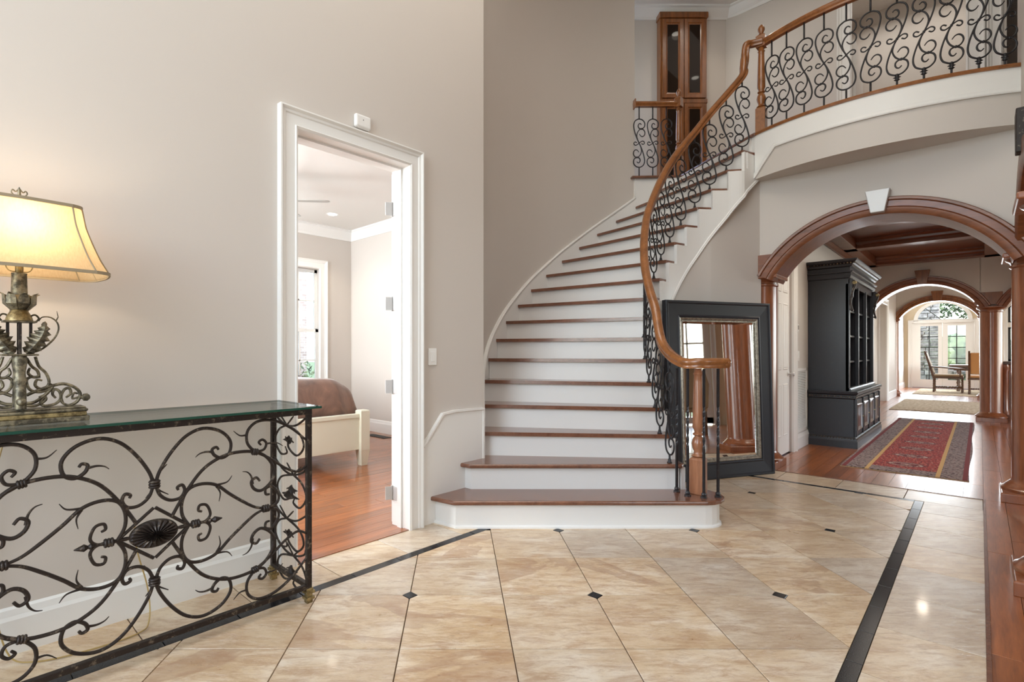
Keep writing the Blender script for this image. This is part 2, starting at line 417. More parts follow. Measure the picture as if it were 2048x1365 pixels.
while u0 < 5.5:
    a, b_ = u0+G, min(u0+.457, B['f1'])-G
    tile([(a, -.018), (b_, -.018), (b_, B['r0']-G), (a, B['r0']-G)])
    tile([(a, B['l1']+G), (b_, B['l1']+G), (b_, 2.70), (a, 2.70)]); u0 += .457
v0 = -.018
while v0 < 2.6:
    b_ = min(v0+.457, 2.70)
    tile([(B['f1']+G, v0+G), (5.943, v0+G), (5.943, b_-G), (B['f1']+G, b_-G)]); v0 += .457
FW = struct('floor', MB().box(5.947, -5.3, -.1, 24, 3.3, -.014).box(-3.2, -5.3, -.1, 5.947, -.02, -.014).box(-3.2, 2.72, -.1, 5.947, 8.2, -.014), mat('subfloor', srgb(90, 50, 26), .9))
def planks(u_a, u_b, v_a, v_b, wd=.12, lmin=1.1, lmax=2.3, joined=None, z=0.):
    v0 = v_a
    while v0 < v_b-.01:
        v1 = min(v0+wd, v_b); u0 = u_a; first = True
        while u0 < u_b-.01:
            L = random.uniform(lmin, lmax)*(random.uniform(.4, 1) if first else 1); u1 = u0+L
            if u_b-u1 < .35: u1 = u_b
            first = False
            mb = joined or MB()
            p = [(u0+.0006, v0+.0008), (u1-.0006, v0+.0008), (u1-.0006, v1-.0008), (u0+.0006, v1-.0008)]
            if joined: mb.prism(p, -.014, z, .0012)
            else:
                cx, cy = (u0+u1)/2, (v0+v1)/2
                MB().prism([(a-cx, b-cy) for a, b in p], -.014, z, .0012).obj('plank', FLOORW, FW, loc=(cx, cy, 0))
            u0 = u1
        v0 = v1
planks(5.947, 11.9, -1.34, 1.58, lmin=1.2, lmax=2.6)
planks(-1.0, 5.947, -1.1, -.02, lmin=1.4, lmax=2.6)
planks(1.2, 4.63, 2.72, 6.98, lmin=1.2, lmax=2.6)
far = MB(); planks(11.9, 23, -3, 2.0, .12, joined=far); planks(5.947, 11.9, -3, -1.34, joined=far); planks(-1, 5.947, -5, -1.1, joined=far); planks(-1, 1.2, 2.72, 6.98, joined=far)
tag(far.obj('distant_planks', FLOORW, FW), kind='stuff')
# threshold strip of the tile field
struct('trim_1', MB().box(-3, -.032, -.01, 5.95, -.018, .004).box(5.945, -.018, -.01, 5.955, 1.6, .004), TREADW)

# ---------------------------------------------------------------- walls of the foyer
Z2, ZC = 3.384, 6.1
wl = MB()
wl.box(-3.0, 2.70, 0, 1.375, 2.85, ZC).box(2.275, 2.70, 0, 2.983, 2.85, ZC).box(1.375, 2.70, 2.485, 2.275, 2.85, ZC)
struct('wall_left', wl, WALL)
def arc_pts(c_, ra, zs, rb, N, ext=0):
    Rr = (ra*ra+rb*rb)/(2*rb); f0 = math.asin(min(1, ra/Rr))*(1 if rb <= ra else 1)+ext; out = []
    for i in range(N+1):
        p = -f0+2*f0*i/N; out.append((c_+Rr*math.sin(p), zs+rb-Rr+Rr*math.cos(p), math.sin(p), math.cos(p)))
    return out
def ring(mb, ax, a, b, c_, ra, zs, rb, wdt=.12, N=40):
    """moulded arch surround: face profile on both sides and the soffit board"""
    pr = [(0, a-.03), (.03, a-.035), (.038, a-.025), (.045, a-.03), (wdt-.03, a-.03), (wdt-.025, a-.045), (wdt-.008, a-.05), (wdt, a-.04), (wdt, a),
          (.0, a+.001), (0, b-.001), (wdt, b), (wdt, b+.03), (.0, b+.03), (-.022, b+.02), (-.022, a-.02)]
    pr = [(0, a-.03), (.03, a-.036), (.036, a-.024), (.042, a-.03), (wdt-.034, a-.03), (wdt-.026, a-.048), (wdt-.008, a-.05), (wdt, a-.04), (wdt, a+.002), (.01, a+.002),
          (.01, b-.002), (wdt, b-.002), (wdt, b+.03), (0, b+.03), (-.02, b+.015), (-.02, a-.015)]
    vs = []; n_ = len(pr); AP = arc_pts(c_, ra, zs, rb, N, .07)
    for i in range(N+1):
        s, z, nx, nz = AP[i]
        for r_, d in pr:
            ss, zz = s+nx*r_, z+nz*r_
            vs.append((d, ss, zz) if ax == 'u' else (ss, d, zz))
    fs = [(i*n_+k, i*n_+(k+1) % n_, (i+1)*n_+(k+1) % n_, (i+1)*n_+k) for i in range(N) for k in range(n_)]
    fs += [tuple(range(n_)), tuple(range(N*n_, (N+1)*n_))]
    mb.add(vs, fs)
def spandrel(mb, ax, d0, d1, s_in, s_out, z0, z1):
    lo = min(s_in, s_out); hi = max(s_in, s_out)
    if ax == 'u': mb.box(d0, lo, z0, d1, hi, z1)
    else: mb.box(lo, d0, z0, hi, d1, z1)
def keystone(par, ax, d0, d1, c_, z0, z1, w0, w1, m):
    mb = MB(); pts = [(c_-w0, z0), (c_+w0, z0), (c_+w1, z1), (c_-w1, z1)]
    vs = []
    for d in (d0, d1):
        for s, z in pts: vs.append((d, s, z) if ax == 'u' else (s, d, z))
    mb.add(vs, [(0, 1, 2, 3), (7, 6, 5, 4), (0, 4, 5, 1), (1, 5, 6, 2), (2, 6, 7, 3), (3, 7, 4, 0)])
    return mb.obj('keystone', m, par, bevel=.006)
wr = MB()
def arch_band(mb, ax, a, b, s0, s1, c_, ra, zs, rb, z1, N=28):
    def P(s, t, z): return (t, s, z) if ax == 'u' else (s, t, z)
    AP = arc_pts(c_, ra, zs, rb, N); S = [s0]+[p[0] for p in AP]+[s1]; E_ = [zs]+[p[1] for p in AP]+[zs]
    vs = []; fs = []
    for s, e in zip(S, E_): vs += [P(s, a, e), P(s, b, e), P(s, a, z1), P(s, b, z1)]
    m_ = len(S)-1
    for i in range(m_):
        k = 4*i; m = k+4; fs += [(k, m, m+2, k+2), (k+1, k+3, m+3, m+1), (k, k+1, m+1, m), (k+2, m+2, m+3, k+3)]
    fs += [(0, 2, 3, 1), (4*m_, 4*m_+1, 4*m_+3, 4*m_+2)]
    mb.add(vs, fs)
arch_band(wr, 'v', -.5, -.22, 3.95, 6.35, 5.07, .95, 1.97, .49, ZC)
arch_band(wr, 'v', -.5, -.22, 1.55, 3.95, 2.83, .95, 1.97, .49, ZC)
wr.box(-3, -.5, 0, -.35, -.22, ZC).box(-.35, -.5, 2.3, 1.55, -.22, ZC)
struct('wall_right', wr, WALL)
wb = MB(); arch_band(wb, 'u', 5.95, 6.35, -.22, 1.66, .645, .825, 1.97, .47, Z2-.06)
struct('wall_back', wb, WALL)
# front wall with entry door and tall windows (behind the viewer)
wf = MB(); wf.box(-3.15, -.5, 0, -3, -.1, ZC).box(-3.15, 2.5, 0, -3, 2.85, ZC).box(-3.15, -.1, 5.3, -3, 2.5, ZC).box(-3.15, -.1, 0, -3, 2.5, .35)
struct('wall_front', wf, WALL)
wn = MB()
for a in (-.1, .52, 1.16, 1.8, 2.44): wn.box(-3.1, a, .35, -3.03, a+.06, 5.3)
for z in (.35, 1.3, 2.3, 3.0, 4.1, 5.24): wn.box(-3.1, -.1, z, -3.03, 2.5, z+.06)
wo = struct('window_1', wn, WHITE)
MB().box(-3.075, -.1, .35, -3.06, 2.5, 5.3).obj('pane', GLASS, wo)
struct('ceiling', MB().box(-3.15, -1.95, ZC, 9.8, 2.85, ZC+.15).box(2.9, 2.85, ZC, 9.8, 5, ZC+.15), CEIL)

# ---------------------------------------------------------------- stair geometry (plan data: nosing ends of every tread)
r = .188
K = {2: (1.63, 3.80), 3: (1.618, 3.945), 4: (1.612, 4.09), 5: (1.618, 4.24), 6: (1.64, 4.39), 7: (1.68, 4.53), 8: (1.735, 4.66), 9: (1.80, 4.785),
     10: (1.89, 4.888), 11: (1.99, 4.986), 12: (2.103, 5.068), 13: (2.236, 5.145), 14: (2.385, 5.195), 15: (2.53, 5.21), 16: (2.686, 5.205), 17: (2.829, 5.185), 18: (2.957, 5.247)}
L = {3: (.203, 4.08), 4: (.215, 4.35), 5: (.236, 4.63), 6: (.29, 4.90), 7: (.380, 5.13), 8: (.497, 5.353), 9: (.646, 5.581), 10: (.813, 5.782), 11: (1.010, 5.957),
     12: (1.22, 6.11), 13: (1.455, 6.258), 14: (1.702, 6.385), 15: (1.965, 6.49), 16: (2.225, 6.54), 17: (2.49, 6.535), 18: (2.758, 6.477)}
def cen(): return Vector((2.6, 4.25))
def off(p, d):      # move away from (+) or towards (-) the stair's centre
    v = Vector(p); n_ = (v-cen()).normalized(); v = v+n_*d; return (v.x, v.y)
ST = thing('staircase', 'curved staircase with oak treads and white risers rising to the balcony', 'staircase', (*cv(1.0, 3.9), 0))
def back(p, q, d):   # shift the line p-q away (in plan) from the lower steps
    a = Vector(p); b_ = Vector(q); t = (b_-a).normalized(); nrm = Vector((-t.y, t.x))
    return nrm*d
def tread_poly(k):
    a, b_ = Vector(L[k]), Vector(K[k]); a2, b2 = Vector(L[k+1]), Vector(K[k+1])
    tip = b_+(b2-b_)*1.22
    ext = (a-b_).normalized()*.0
    s1 = (b2-a2).normalized(); nb = Vector((-s1.y, s1.x))*.03
    return [tuple(a+ext), tuple(b_), tuple(tip), tuple(b2+nb*1.0), tuple(a2+nb)]
for k in range(3, 18):
    p = [cv(*t) for t in tread_poly(k)]
    MB().prism(p, k*r-.03, k*r).obj('tread', TREADW, ST, bevel=.011, seg=3)
def riserbox(p, q, z0, z1, th=.02, b_=.03):
    a = Vector(p); c_ = Vector(q); t = (c_-a).normalized(); nrm = Vector((-t.y, t.x))
    if nrm.dot(Vector((0, 1))) < 0 and k < 12: pass
    a1, c1 = a+nrm*b_, c_+nrm*b_; a2, c2 = a1+nrm*th, c1+nrm*th
    return MB().prism([cv(*a1), cv(*c1), cv(*c2), cv(*a2)], z0, z1)
for k in range(3, 19):
    a = Vector(L[k]); b_ = Vector(K[k]); bb = b_-(a-b_).normalized()*.018
    riserbox(tuple(a), tuple(bb), (k-1)*r-.002, k*r-.028).obj('riser', WHITE, ST)
# two starting steps with chamfered left ends, the lowest with a round right end
def arcp(cx, cy, rr, a0, a1, n_=10): return [(cx+rr*math.cos(a0+(a1-a0)*i/n_), cy+rr*math.sin(a0+(a1-a0)*i/n_)) for i in range(n_+1)]
t1 = [(-.20, 3.62), (-.03, 3.495)]+arcp(1.675, 3.68, .185, -PI/2, PI/2)+[(1.58, 3.865), (.045, 3.865)]
MB().prism([cv(*p) for p in t1], r-.03, r).obj('tread', TREADW, ST, bevel=.011, seg=3)
t1r = [(-.172, 3.655), (-.013, 3.527)]+arcp(1.675, 3.68, .153, -PI/2, PI/2)+[(1.58, 3.84), (.02, 3.84)]
MB().prism([cv(*p) for p in t1r], 0, r-.029).obj('riser', WHITE, ST)
sh = [(-.172, 3.655), (-.013, 3.527)]+arcp(1.675, 3.68, .153, -PI/2, PI/2)
MB().sweep([(0, 0), (.014, 0), (.012, .012), (0, .018)], [(*cv(*p), 0) for p in sh]).obj('shoe_moulding', WHITE, ST)
t2 = [(.005, 3.83), (.082, 3.768), (1.62, 3.768), (1.65, 3.80), (1.65, 3.99), (1.55, 3.99), (.203, 4.13)]
MB().prism([cv(*p) for p in t2], 2*r-.03, 2*r).obj('tread', TREADW, ST, bevel=.011, seg=3)
t2r = [(.033, 3.878), (.098, 3.808), (1.615, 3.808), (1.615, 3.97), (.205, 4.1)]
MB().prism([cv(*p) for p in t2r], r-.002, 2*r-.029).obj('riser', WHITE, ST)
# sampled inner and outer lines
kk = sorted(K); KI = cr([(*K[k], 0) for k in kk], 6); kz = [kk[0]+i/6 for i in range(len(KI))]
ll = sorted(L); LI = cr([(*L[k], 0) for k in ll], 6); lz = [ll[0]+i/6 for i in range(len(LI))]
def nrm2(P, i):
    t = P[min(i+1, len(P)-1)]-P[max(i-1, 0)]; t.normalize(); return Vector((-t.y, t.x, 0))
# stringer face on the open side (white) and the wall under it
face = []
for i, p in enumerate(KI):
    nn = nrm2(KI, i); q = p-nn*.028; face.append((q.x, q.y))
_f17 = Vector(face[[i for i, z in enumerate(kz) if abs(z-17) < 1e-6][0]])
for i, z in enumerate(kz):
    if z > 17: face[i] = tuple(_f17+(Vector((3.045, 5.292))-_f17)*(z-17))
def strip(mb, pts, zlo, zhi, th):
    """vertical curved slab between pts (plan) thickened to the stair side"""
    P = [Vector((*p, 0)) for p in pts]; n_ = len(P); vs = []
    for i in range(n_):
        nn = nrm2(P, i)
        a = cv(P[i].x, P[i].y); b_ = cv(P[i].x+nn.x*th, P[i].y+nn.y*th)
        vs += [(*a, zlo[i]), (*a, zhi[i]), (*b_, zhi[i]), (*b_, zlo[i])]
    fs = [(4*i+j, 4*i+(j+1) % 4, 4*i+4+(j+1) % 4, 4*i+4+j) for i in range(n_-1) for j in range(4)]+[(0, 1, 2, 3), (4*n_-4, 4*n_-1, 4*n_-2, 4*n_-3)]
    mb.add(vs, fs)
def slo(k): return max(0, k*r-.48+(.02 if k > 17 else 0))
st_ = MB()
for k in range(2, 18):
    idx = [i for i, z in enumerate(kz) if k-1e-6 <= z <= k+1+1e-6]
    strip(st_, [face[i] for i in idx], [slo(kz[i]) for i in idx], [k*r-.029]*len(idx), .03)
st_.obj('stringer', WHITE, ST)
mp = [(*cv(*face[i]), slo(kz[i])) for i in range(len(kz)) if slo(kz[i]) > .02]
MB().sweep([(-.004, -.004), (.007, -.004), (.011, .004), (.007, .011), (.009, .018), (.003, .026), (-.004, .026)], mp).obj('stringer_moulding', WHITE, ST, smooth=True)
us = MB(); idx = [i for i in range(len(kz)) if slo(kz[i]) > 0 and kz[i] <= 15.01]
fp = [off(face[i], .006) for i in idx]+[(3.10, 5.335)]
fp = fp[:-1]+[tuple(Vector(fp[-2])+(Vector((3.10, 5.335))-Vector(fp[-2]))*t) for t in (.25, .5, .75, 1)]
zz = [slo(kz[i])+.1 for i in idx]+[2.55, 2.75, 2.92, 2.93]
strip(us, fp, [0]*len(fp), zz, .05)
struct('wall_under_stair', us, WALL, smooth=True)
# outer curved wall and skirt board
ow = MB(); oi_ = [i for i in range(len(lz)) if 3.1 < lz[i] <= 16.01]
op = [(.198, 4.05)]+[tuple((LI[i]+nrm2(LI, i)*.022).xy) for i in oi_]
strip(ow, op, [0]*len(op), [ZC]*len(op), .12)
struct('wall_stairwell', ow, WALL, smooth=True)
sk = MB()
sp = [tuple((LI[i]+nrm2(LI, i)*.002).xy) for i in range(len(lz))]
zt = [min(lz[i]*r+.11, 99) if lz[i] <= 16.05 else Z2 for i in range(len(lz))]
sk_i = [i for i in range(len(lz)) if lz[i] <= 16.05]
strip(sk, [sp[i] for i in sk_i], [max(0, lz[i]*r-.3) for i in sk_i], [zt[i] for i in sk_i], .022)
sk_j = [i for i in range(len(lz)) if lz[i] >= 15.95]
strip(sk, [sp[i] for i in sk_j], [2.5]*len(sk_j), [Z2-.03]*len(sk_j), .03)
sk.obj('skirt_board', WHITE, ST)
cap = [Vector((*cv(*tuple((LI[i]+nrm2(LI, i)*.008).xy)), zt[i])) for i in sk_i]
cap.append(Vector((*cv(2.222, 6.545), zt[sk_i[-1]]+.01)))
MB().sweep([(-.012, -.012), (.016, -.012), (.02, 0), (.012, .012), (-.012, .012)], cap).obj('skirt_cap', WHITE, ST, smooth=True)
# white panel on the left wall that carries the skirt down to the floor
pn = [(2.352, .0), (2.352, .544), (2.535, .751), (2.66, .763), (2.966, .757), (2.966, 0)]
vs = [(u_, 2.701, z) for u_, z in pn]+[(u_, 2.683, z) for u_, z in pn]; n_ = len(pn)
PANEL = MB().add(vs, [tuple(range(n_)), tuple(range(n_, 2*n_))[::-1]]+[(i, (i+1) % n_, n_+(i+1) % n_, n_+i) for i in range(n_)])
PANEL.obj('wall_panel', WHITE, ST)
MB().sweep([(-.006, -.02), (.012, -.02), (.016, 0), (.008, .012), (-.006, .012)], [(u_, 2.684, z) for u_, z in pn[1:5]], up=(0, -1, 0)).obj('panel_cap', WHITE, ST)
MB().box(2.955, 2.676, .36, 2.972, 2.69, .76).obj('corner_bead', WHITE, ST)

# ---------------------------------------------------------------- balcony slab, fascia, upper hall
def arc_u(v_, d=0): return 7.415-math.sqrt((1.82-d)**2-(v_-.70)**2)
vv = [1.60-(1.60+.22)*i/36 for i in range(37)]
edge = [(arc_u(v_)+.04, v_) for v_ in vv]
slab = MB()
poly = edge+[(8.02, -.22), (8.02, 2.6), cv(2.758, 6.50), cv(2.957, 5.30)]
slab.prism(poly, Z2-.30, Z2-.03); slab.box(6.36, -1.9, Z2-.3, 9.7, -.22, Z2-.03); slab.box(8.02, -.22, Z2-.3, 9.7, 2.6, Z2-.03)
poly2 = [cv(2.215, 6.56), cv(2.75, 6.52), (8.02, 2.6), (8.02, 5), (5.6, 5)]
slab.prism(poly2, Z2-.30, Z2-.03)
struct('floor_balcony', slab, CEIL)
bk = MB(); e2 = [(arc_u(v_, -.0), v_) for v_ in vv]
vs = []; 
for (a, b_) in e2: vs += [(a, b_, 2.925), (a, b_, 3.175), (a+.12, b_, 3.175), (a+.12, b_, 2.925)]
n_ = len(e2); bk.add(vs, [(4*i+j, 4*i+(j+1) % 4, 4*i+4+(j+1) % 4, 4*i+4+j) for i in range(n_-1) for j in range(4)]+[(0, 1, 2, 3), (4*n_-4, 4*n_-1, 4*n_-2, 4*n_-3)])
bk.prism([(a+.12, b_) for a, b_ in e2 if a+.12 < 5.955]+[(5.96, -.22), (5.96, 1.60)], 2.925, 2.945)
struct('wall_balcony_front', bk, WALL, smooth=True)
fa = MB(); vs = []
for (a, b_) in e2:
    zl = 3.167 if b_ < 1.40 else 3.167-(b_-1.40)/.2*.235
    vs += [(a-.012, b_, zl), (a-.012, b_, Z2-.028), (a+.02, b_, Z2-.028), (a+.02, b_, zl)]
fa.add(vs, [(4*i+j, 4*i+(j+1) % 4, 4*i+4+(j+1) % 4, 4*i+4+j) for i in range(n_-1) for j in range(4)]+[(0, 1, 2, 3), (4*n_-4, 4*n_-1, 4*n_-2, 4*n_-3)])
tr2 = struct('trim_2', fa, WHITE, smooth=True)
MB().sweep([(-.004, -.002), (.008, -.002), (.012, .008), (.006, .018), (.008, .03), (.003, .038), (-.004, .038)], [(a-.012, b_, 3.167 if b_ < 1.40 else 3.167-(b_-1.40)/.2*.235) for a, b_ in e2]).obj('fascia_moulding', WHITE, tr2, smooth=True)
ns = MB(); ns.sweep([(-.13, -.028), (.024, -.028), (.03, -.014), (.024, 0), (-.13, 0)], [(a, b_, Z2) for a, b_ in e2])
nz_ = struct('trim_3', ns, RAILW, smooth=True)
# landing nosing, hall guard nosing
a, b_ = Vector(K[18]), Vector(L[18]); t = (b_-a).normalized(); nr = Vector((t.y, -t.x))
MB().prism([cv(*(a-t*.03)), cv(*b_), cv(*(b_+nr*.12)), cv(*(a-t*.03+nr*.12))], Z2-.03, Z2).obj('landing_nosing', TREADW, ST, bevel=.011, seg=3)
MB().prism([cv(2.17, 6.50), cv(2.77, 6.47), cv(2.77, 6.62), cv(2.17, 6.64)], Z2-.03, Z2).obj('landing_nosing', TREADW, ST, bevel=.011, seg=3)
up = MB()
p2 = [(arc_u(v_)+.125, v_) for v_ in vv]+[(8.02, -.22), (8.02, 2.6), cv(2.86, 6.45), cv(3.06, 5.30)]
up.prism(p2, Z2-.028, Z2-.004); up.box(6.36, -1.8, Z2-.028, 9.6, -.22, Z2-.004); up.box(8.02, -.22, Z2-.028, 9.6, 1.6, Z2-.004)
up.prism([cv(2.215, 6.65), cv(2.86, 6.62), (8.02, 2.6), (8.02, 5), (5.6, 5)], Z2-.028, Z2-.004)
struct('floor_upper_hall', up, FLOORW)
# upper walls: diagonal wall at the stair head, wall behind the balcony
dw = MB(); dw.prism([cv(1.4, 7.9), cv(3.87, 7.5), cv(3.95, 7.62), cv(1.4, 8.0)], Z2-.03, ZC)
dw = MB().prism([cv(2.0, 7.5), cv(3.87, 7.5), cv(3.95, 7.62), cv(2.0, 7.62)], Z2-.03, ZC)
struct('wall_upper_diagonal', dw, WALL)
wu = MB(); wu.box(8.02, 1.27, Z2-.03, 8.14, 2.58, ZC).box(8.02, .08, 5.6, 8.14, 1.27, ZC).box(8.02, -.2, Z2-.03, 8.14, .08, ZC).box(8.02, -1.2, 5.6, 8.14, -.2, ZC).box(8.02, -1.9, Z2-.03, 8.14, -1.2, ZC)
wu.box(9.6, -1.9, Z2-.03, 9.72, 2.6, ZC).box(8.14, 1.60, Z2-.03, 9.6, 1.70, ZC).box(6.35, -1.9, Z2-.03, 9.72, -1.78, ZC).box(6.2, -1.9, Z2-.03, 6.35, -.5, ZC)
wu.box(8.14, -.16, Z2-.03, 9.6, -.04, ZC)
struct('wall_upper_hall', wu, WALL)
def crown(name, pts, z, par=None):
    return struct(name, MB().sweep(CROWN, [(*p, z-.15) for p in pts], up=(0, 0, 1)), WHITE)
crown('trim_4', [cv(2.0, 7.5), cv(3.87, 7.5), (8.02, 2.0), (8.02, -.2)], ZC)
def casing(name, ax, d, s0, s1, z1, z0=0, sgn=-1, wdt=.11, m=WHITE, par=None):
    """door or window casing lying on plane d; sgn = side it faces; s0,s1 = opening"""
    pr = [(a*wdt/.11, b) for a, b in CASEP]; path = [(s0, z0), (s0, z1), (s1, z1), (s1, z0)]
    nrm = [(-1, 0), (-1, 1), (1, 1), (1, 0)]; vs = []; n_ = len(pr)
    for (s, z), (ns_, nz) in zip(path, nrm):
        for a, b in pr:
            ss, zz_ = s+ns_*a, z+nz*a; dd = d+sgn*b
            vs.append((dd, ss, zz_) if ax == 'u' else (ss, dd, zz_))
    fs = [(i*n_+k, i*n_+(k+1) % n_, (i+1)*n_+(k+1) % n_, (i+1)*n_+k) for i in range(3) for k in range(n_)]+[tuple(range(n_)), tuple(range(3*n_, 4*n_))]
    mb = MB().add(vs, fs)
    return mb.obj(name, m, par) if par else struct(name, mb, m)
casing('trim_5', 'u', 8.02, .11, 1.12, 5.6, Z2, -1, .15)
casing('trim_6', 'u', 8.02, -1.2, -.17, 5.6, Z2, -1, .12)

# ---------------------------------------------------------------- railings
# scroll baluster: two crossing S bars with curled ends and a bow at the middle
S1 = [(0, 0), (-40, 90), (-75, 200), (-88, 290), (-70, 355), (-30, 385), (0, 392), (45, 382), (82, 345), (92, 300), (78, 256), (35, 232), (-4, 246), (-16, 280), (-4, 312), (18, 320), (38, 300)]
S2 = [(0, 0), (-22, 50), (-38, 120), (-25, 175), (0, 212), (35, 231), (72, 215), (93, 175), (86, 132), (58, 108), (28, 116), (4, 148)]
S3 = [(0, 0), (28, 22), (56, 34), (80, 22), (84, -4), (64, -20), (38, -6)]
QS = .603/784
def scroll_mesh(flip=1, H=.71, lo=.045, foot=True, knuckle=False, name='scroll_baluster'):
    mb = MB(); zc = lo+.392*1000*QS+.0; zc = lo+392*QS
    if H > 1: pass
    def bar(pts, rr):
        full = [(-x, -z) for x, z in pts[::-1]][:-1]+pts
        P = cr([(flip*x*QS, 0, zc+z*QS) for x, z in full], 4)
        n_ = len(P); rad = [rr*(1-.35*max(0, abs(2*i/(n_-1)-1)-.82)/.18) for i in range(n_)]
        mb.tube(P, rad, 6)
    bar(S1, .0068); bar(S2, .0062)
    for sgn in (1, -1):
        mb.tube(cr([(sgn*x*QS, 0, zc+sgn*z*QS) for x, z in S3], 4), .0056, 6)
    mb.tube([(0, 0, 0), (0, 0, lo+.004)], .0075, 8); mb.tube([(0, 0, zc+392*QS-.004), (0, 0, H)], .0075, 8)
    for x, z in ((0, 0), (flip*35, 231), (-flip*35, -231)): mb.ball((x*QS, 0, zc+z*QS), .010, .009, .013, 8, 4)
    if foot: mb.lathe([(.019, 0), (.019, .006), (.011, .012), (.013, .018), (.009, .03)], (0, 0, 0), 8)
    if knuckle:
        mb.lathe([(.009, -.03), (.022, -.02), (.010, -.01), (.028, .0), (.012, .008), (.020, .02), (.008, .03)], (0, 0, lo-.02), 4)
    me = bpy.data.meshes.new(name); me.from_pydata(mb.v, [], mb.f); me.materials.append(IRON)
    me.polygons.foreach_set('use_smooth', [True]*len(me.polygons)); return me
M_ST = scroll_mesh(1, .735, .06)
M_BL = scroll_mesh(1, .87, .115, False, False)
M_BR = scroll_mesh(-1, .87, .115, False, False)
M_BK = scroll_mesh(-1, .87, .115, False, True)
RAILP = [(-.022, -.034), (.022, -.034), (.026, -.022), (.022, -.012), (.033, .0), (.034, .016), (.024, .03), (.0, .036), (-.024, .03), (-.034, .016), (-.033, 0), (-.022, -.012), (-.026, -.022)]
SR = thing('stair_railing', 'curved oak handrail on black iron scroll balusters along the stair', 'railing', (*cv(1.70, 3.69), r))
def Bp(k):
    f_ = (k-2)*6; i = int(round(f_)); i = max(0, min(len(KI)-1, i)); p = KI[i]+nrm2(KI, i)*.06
    q = KI[min(i+2, len(KI)-1)]+nrm2(KI, min(i+2, len(KI)-1))*.06
    return (p.x*.75+q.x*.25, p.y*.75+q.y*.25) if k < 17 else (p.x, p.y+.02)
def Bk(k):
    if k == 2: return (1.555, 3.83)
    if k == 3: return (1.548, 4.0)
    if k == 17: return (2.862, 5.255)
    return Bp(k)
for k in range(2, 18):
    x, y = Bk(k); x0, y0 = Bk(max(2, k-1)); x1, y1 = Bk(min(17, k+1)); dx, dy = x1-x0, y1-y0
    ang = math.atan2(dy, dx)-PI/4
    link_part('scroll_baluster', M_ST, SR, (*cv(x, y), k*r), ang)
# plain twisted balusters round the newel on the lowest tread
me = MB(); me.lathe([(.022, 0), (.022, .008), (.014, .014), (.017, .022), (.013, .034), (.011, .036)], (0, 0, 0), 8)
hh = .885; tw = []
for i in range(41):
    z = .03+(hh-.03)*i/40; tw.append((0, 0, z))
P4 = []
for i, p in enumerate(tw):
    a = 0 if i < 14 else (i-14)*.55 if i < 28 else 14*.55
    for k in range(4): P4.append((.0095*math.cos(a+k*PI/2), .0095*math.sin(a+k*PI/2), p[2]))
me.add(P4, [(4*i+k, 4*i+(k+1) % 4, 4*i+4+(k+1) % 4, 4*i+4+k) for i in range(40) for k in range(4)]+[(160, 161, 162, 163)])
tm = bpy.data.meshes.new('straight_baluster'); tm.from_pydata(me.v, [], me.f); tm.materials.append(IRON)
for x, y in ((1.567, 3.735), (1.597, 3.625), (1.688, 3.58), (1.795, 3.60)): link_part('straight_baluster', tm, SR, (*cv(x, y), r), .3)
def newel(par, loc, h_block, h_turn, h_top, w_=.044, finial=True, m=None):
    m = m or RAILW
    x, y, z = loc
    o1 = MB().prism([(x-w_, y-w_), (x+w_, y-w_), (x+w_, y+w_), (x-w_, y+w_)], z, z+h_block, .015).obj('newel_post', m, par, bevel=.004)
    T = h_turn-h_block
    pr = [(w_*.75, 0), (w_*.98, .012), (w_*.7, .03), (w_*.62, .06), (w_*.85, .10), (w_*.95, .15), (w_*.8, .2), (w_*.5, .235), (w_*.78, .25), (w_*.78, .262), (w_*.55, .275), (w_*.62, .3), (w_*.82, .33), (w_*.8, .5), (w_*.66, .85), (w_*.6, .92), (w_*.75, .935), (w_*.6, .95), (w_*.55, 1.0)]
    pr = [(a, z+h_block+b*T) for a, b in pr]
    MB().lathe(pr, (x, y, 0), 20).obj('turned_shaft', m, o1, smooth=True)
    if finial:
        zt_ = z+h_turn
        MB().prism([(x-w_*.95, y-w_*.95), (x+w_*.95, y-w_*.95), (x+w_*.95, y+w_*.95), (x-w_*.95, y+w_*.95)], zt_, zt_+h_top, .012).obj('newel_head', m, o1, bevel=.004)
        MB().lathe([(w_*.5, 0), (w_*.62, .008), (w_*.4, .018), (w_*.45, .026), (w_*.72, .05), (w_*.7, .07), (w_*.45, .095), (.004, .11)], (x, y, zt_+h_top), 16).obj('finial', m, o1, smooth=True)
    return o1
nx, ny = cv(1.70, 3.69)
newel(SR, (nx, ny, r), .26, .885, 0, w_=.046, finial=False, m=NEWELW)
rp = [(1.85, 3.60, 1.112), (1.76, 3.583, 1.112), (1.66, 3.59, 1.112), (1.59, 3.66, 1.112), (1.555, 3.76, 1.12)]
for k in range(3, 18):
    x, y = Bk(k); rp.append((x, y, k*r+.765))
rp[5] = (1.542, 3.97, 3*r+.72); rp[4] = (1.555, 3.82, 1.17)
x17, y17 = Bk(17)
rp += [(x17+.02, y17+.005, 17*r+.86), (x17+.032, y17+.008, 17*r+.97), (x17+.04, y17+.0, 4.255), (x17+.055, y17, 4.285), (x17+.1, y17-.0, 4.29), (3.04, 5.21, 4.29)]
rs = [(*cv(p.x, p.y), p.z) for p in cr(rp, 6)]
nrmz = []
for i in range(len(rs)):
    t = (V3(rs[min(i+1, len(rs)-1)])-V3(rs[max(i-1, 0)])).normalized(); u_ = Vector((0, 0, 1))
    if abs(t.z) > .93:
        h_ = V3(rs[min(i+3, len(rs)-1)])-V3(rs[i-4]); h_.z = 0; u_ = Vector((0, 0, 1))*.3-h_.normalized()
    u_ = (u_-t*u_.dot(t)).normalized(); nrmz.append(u_)
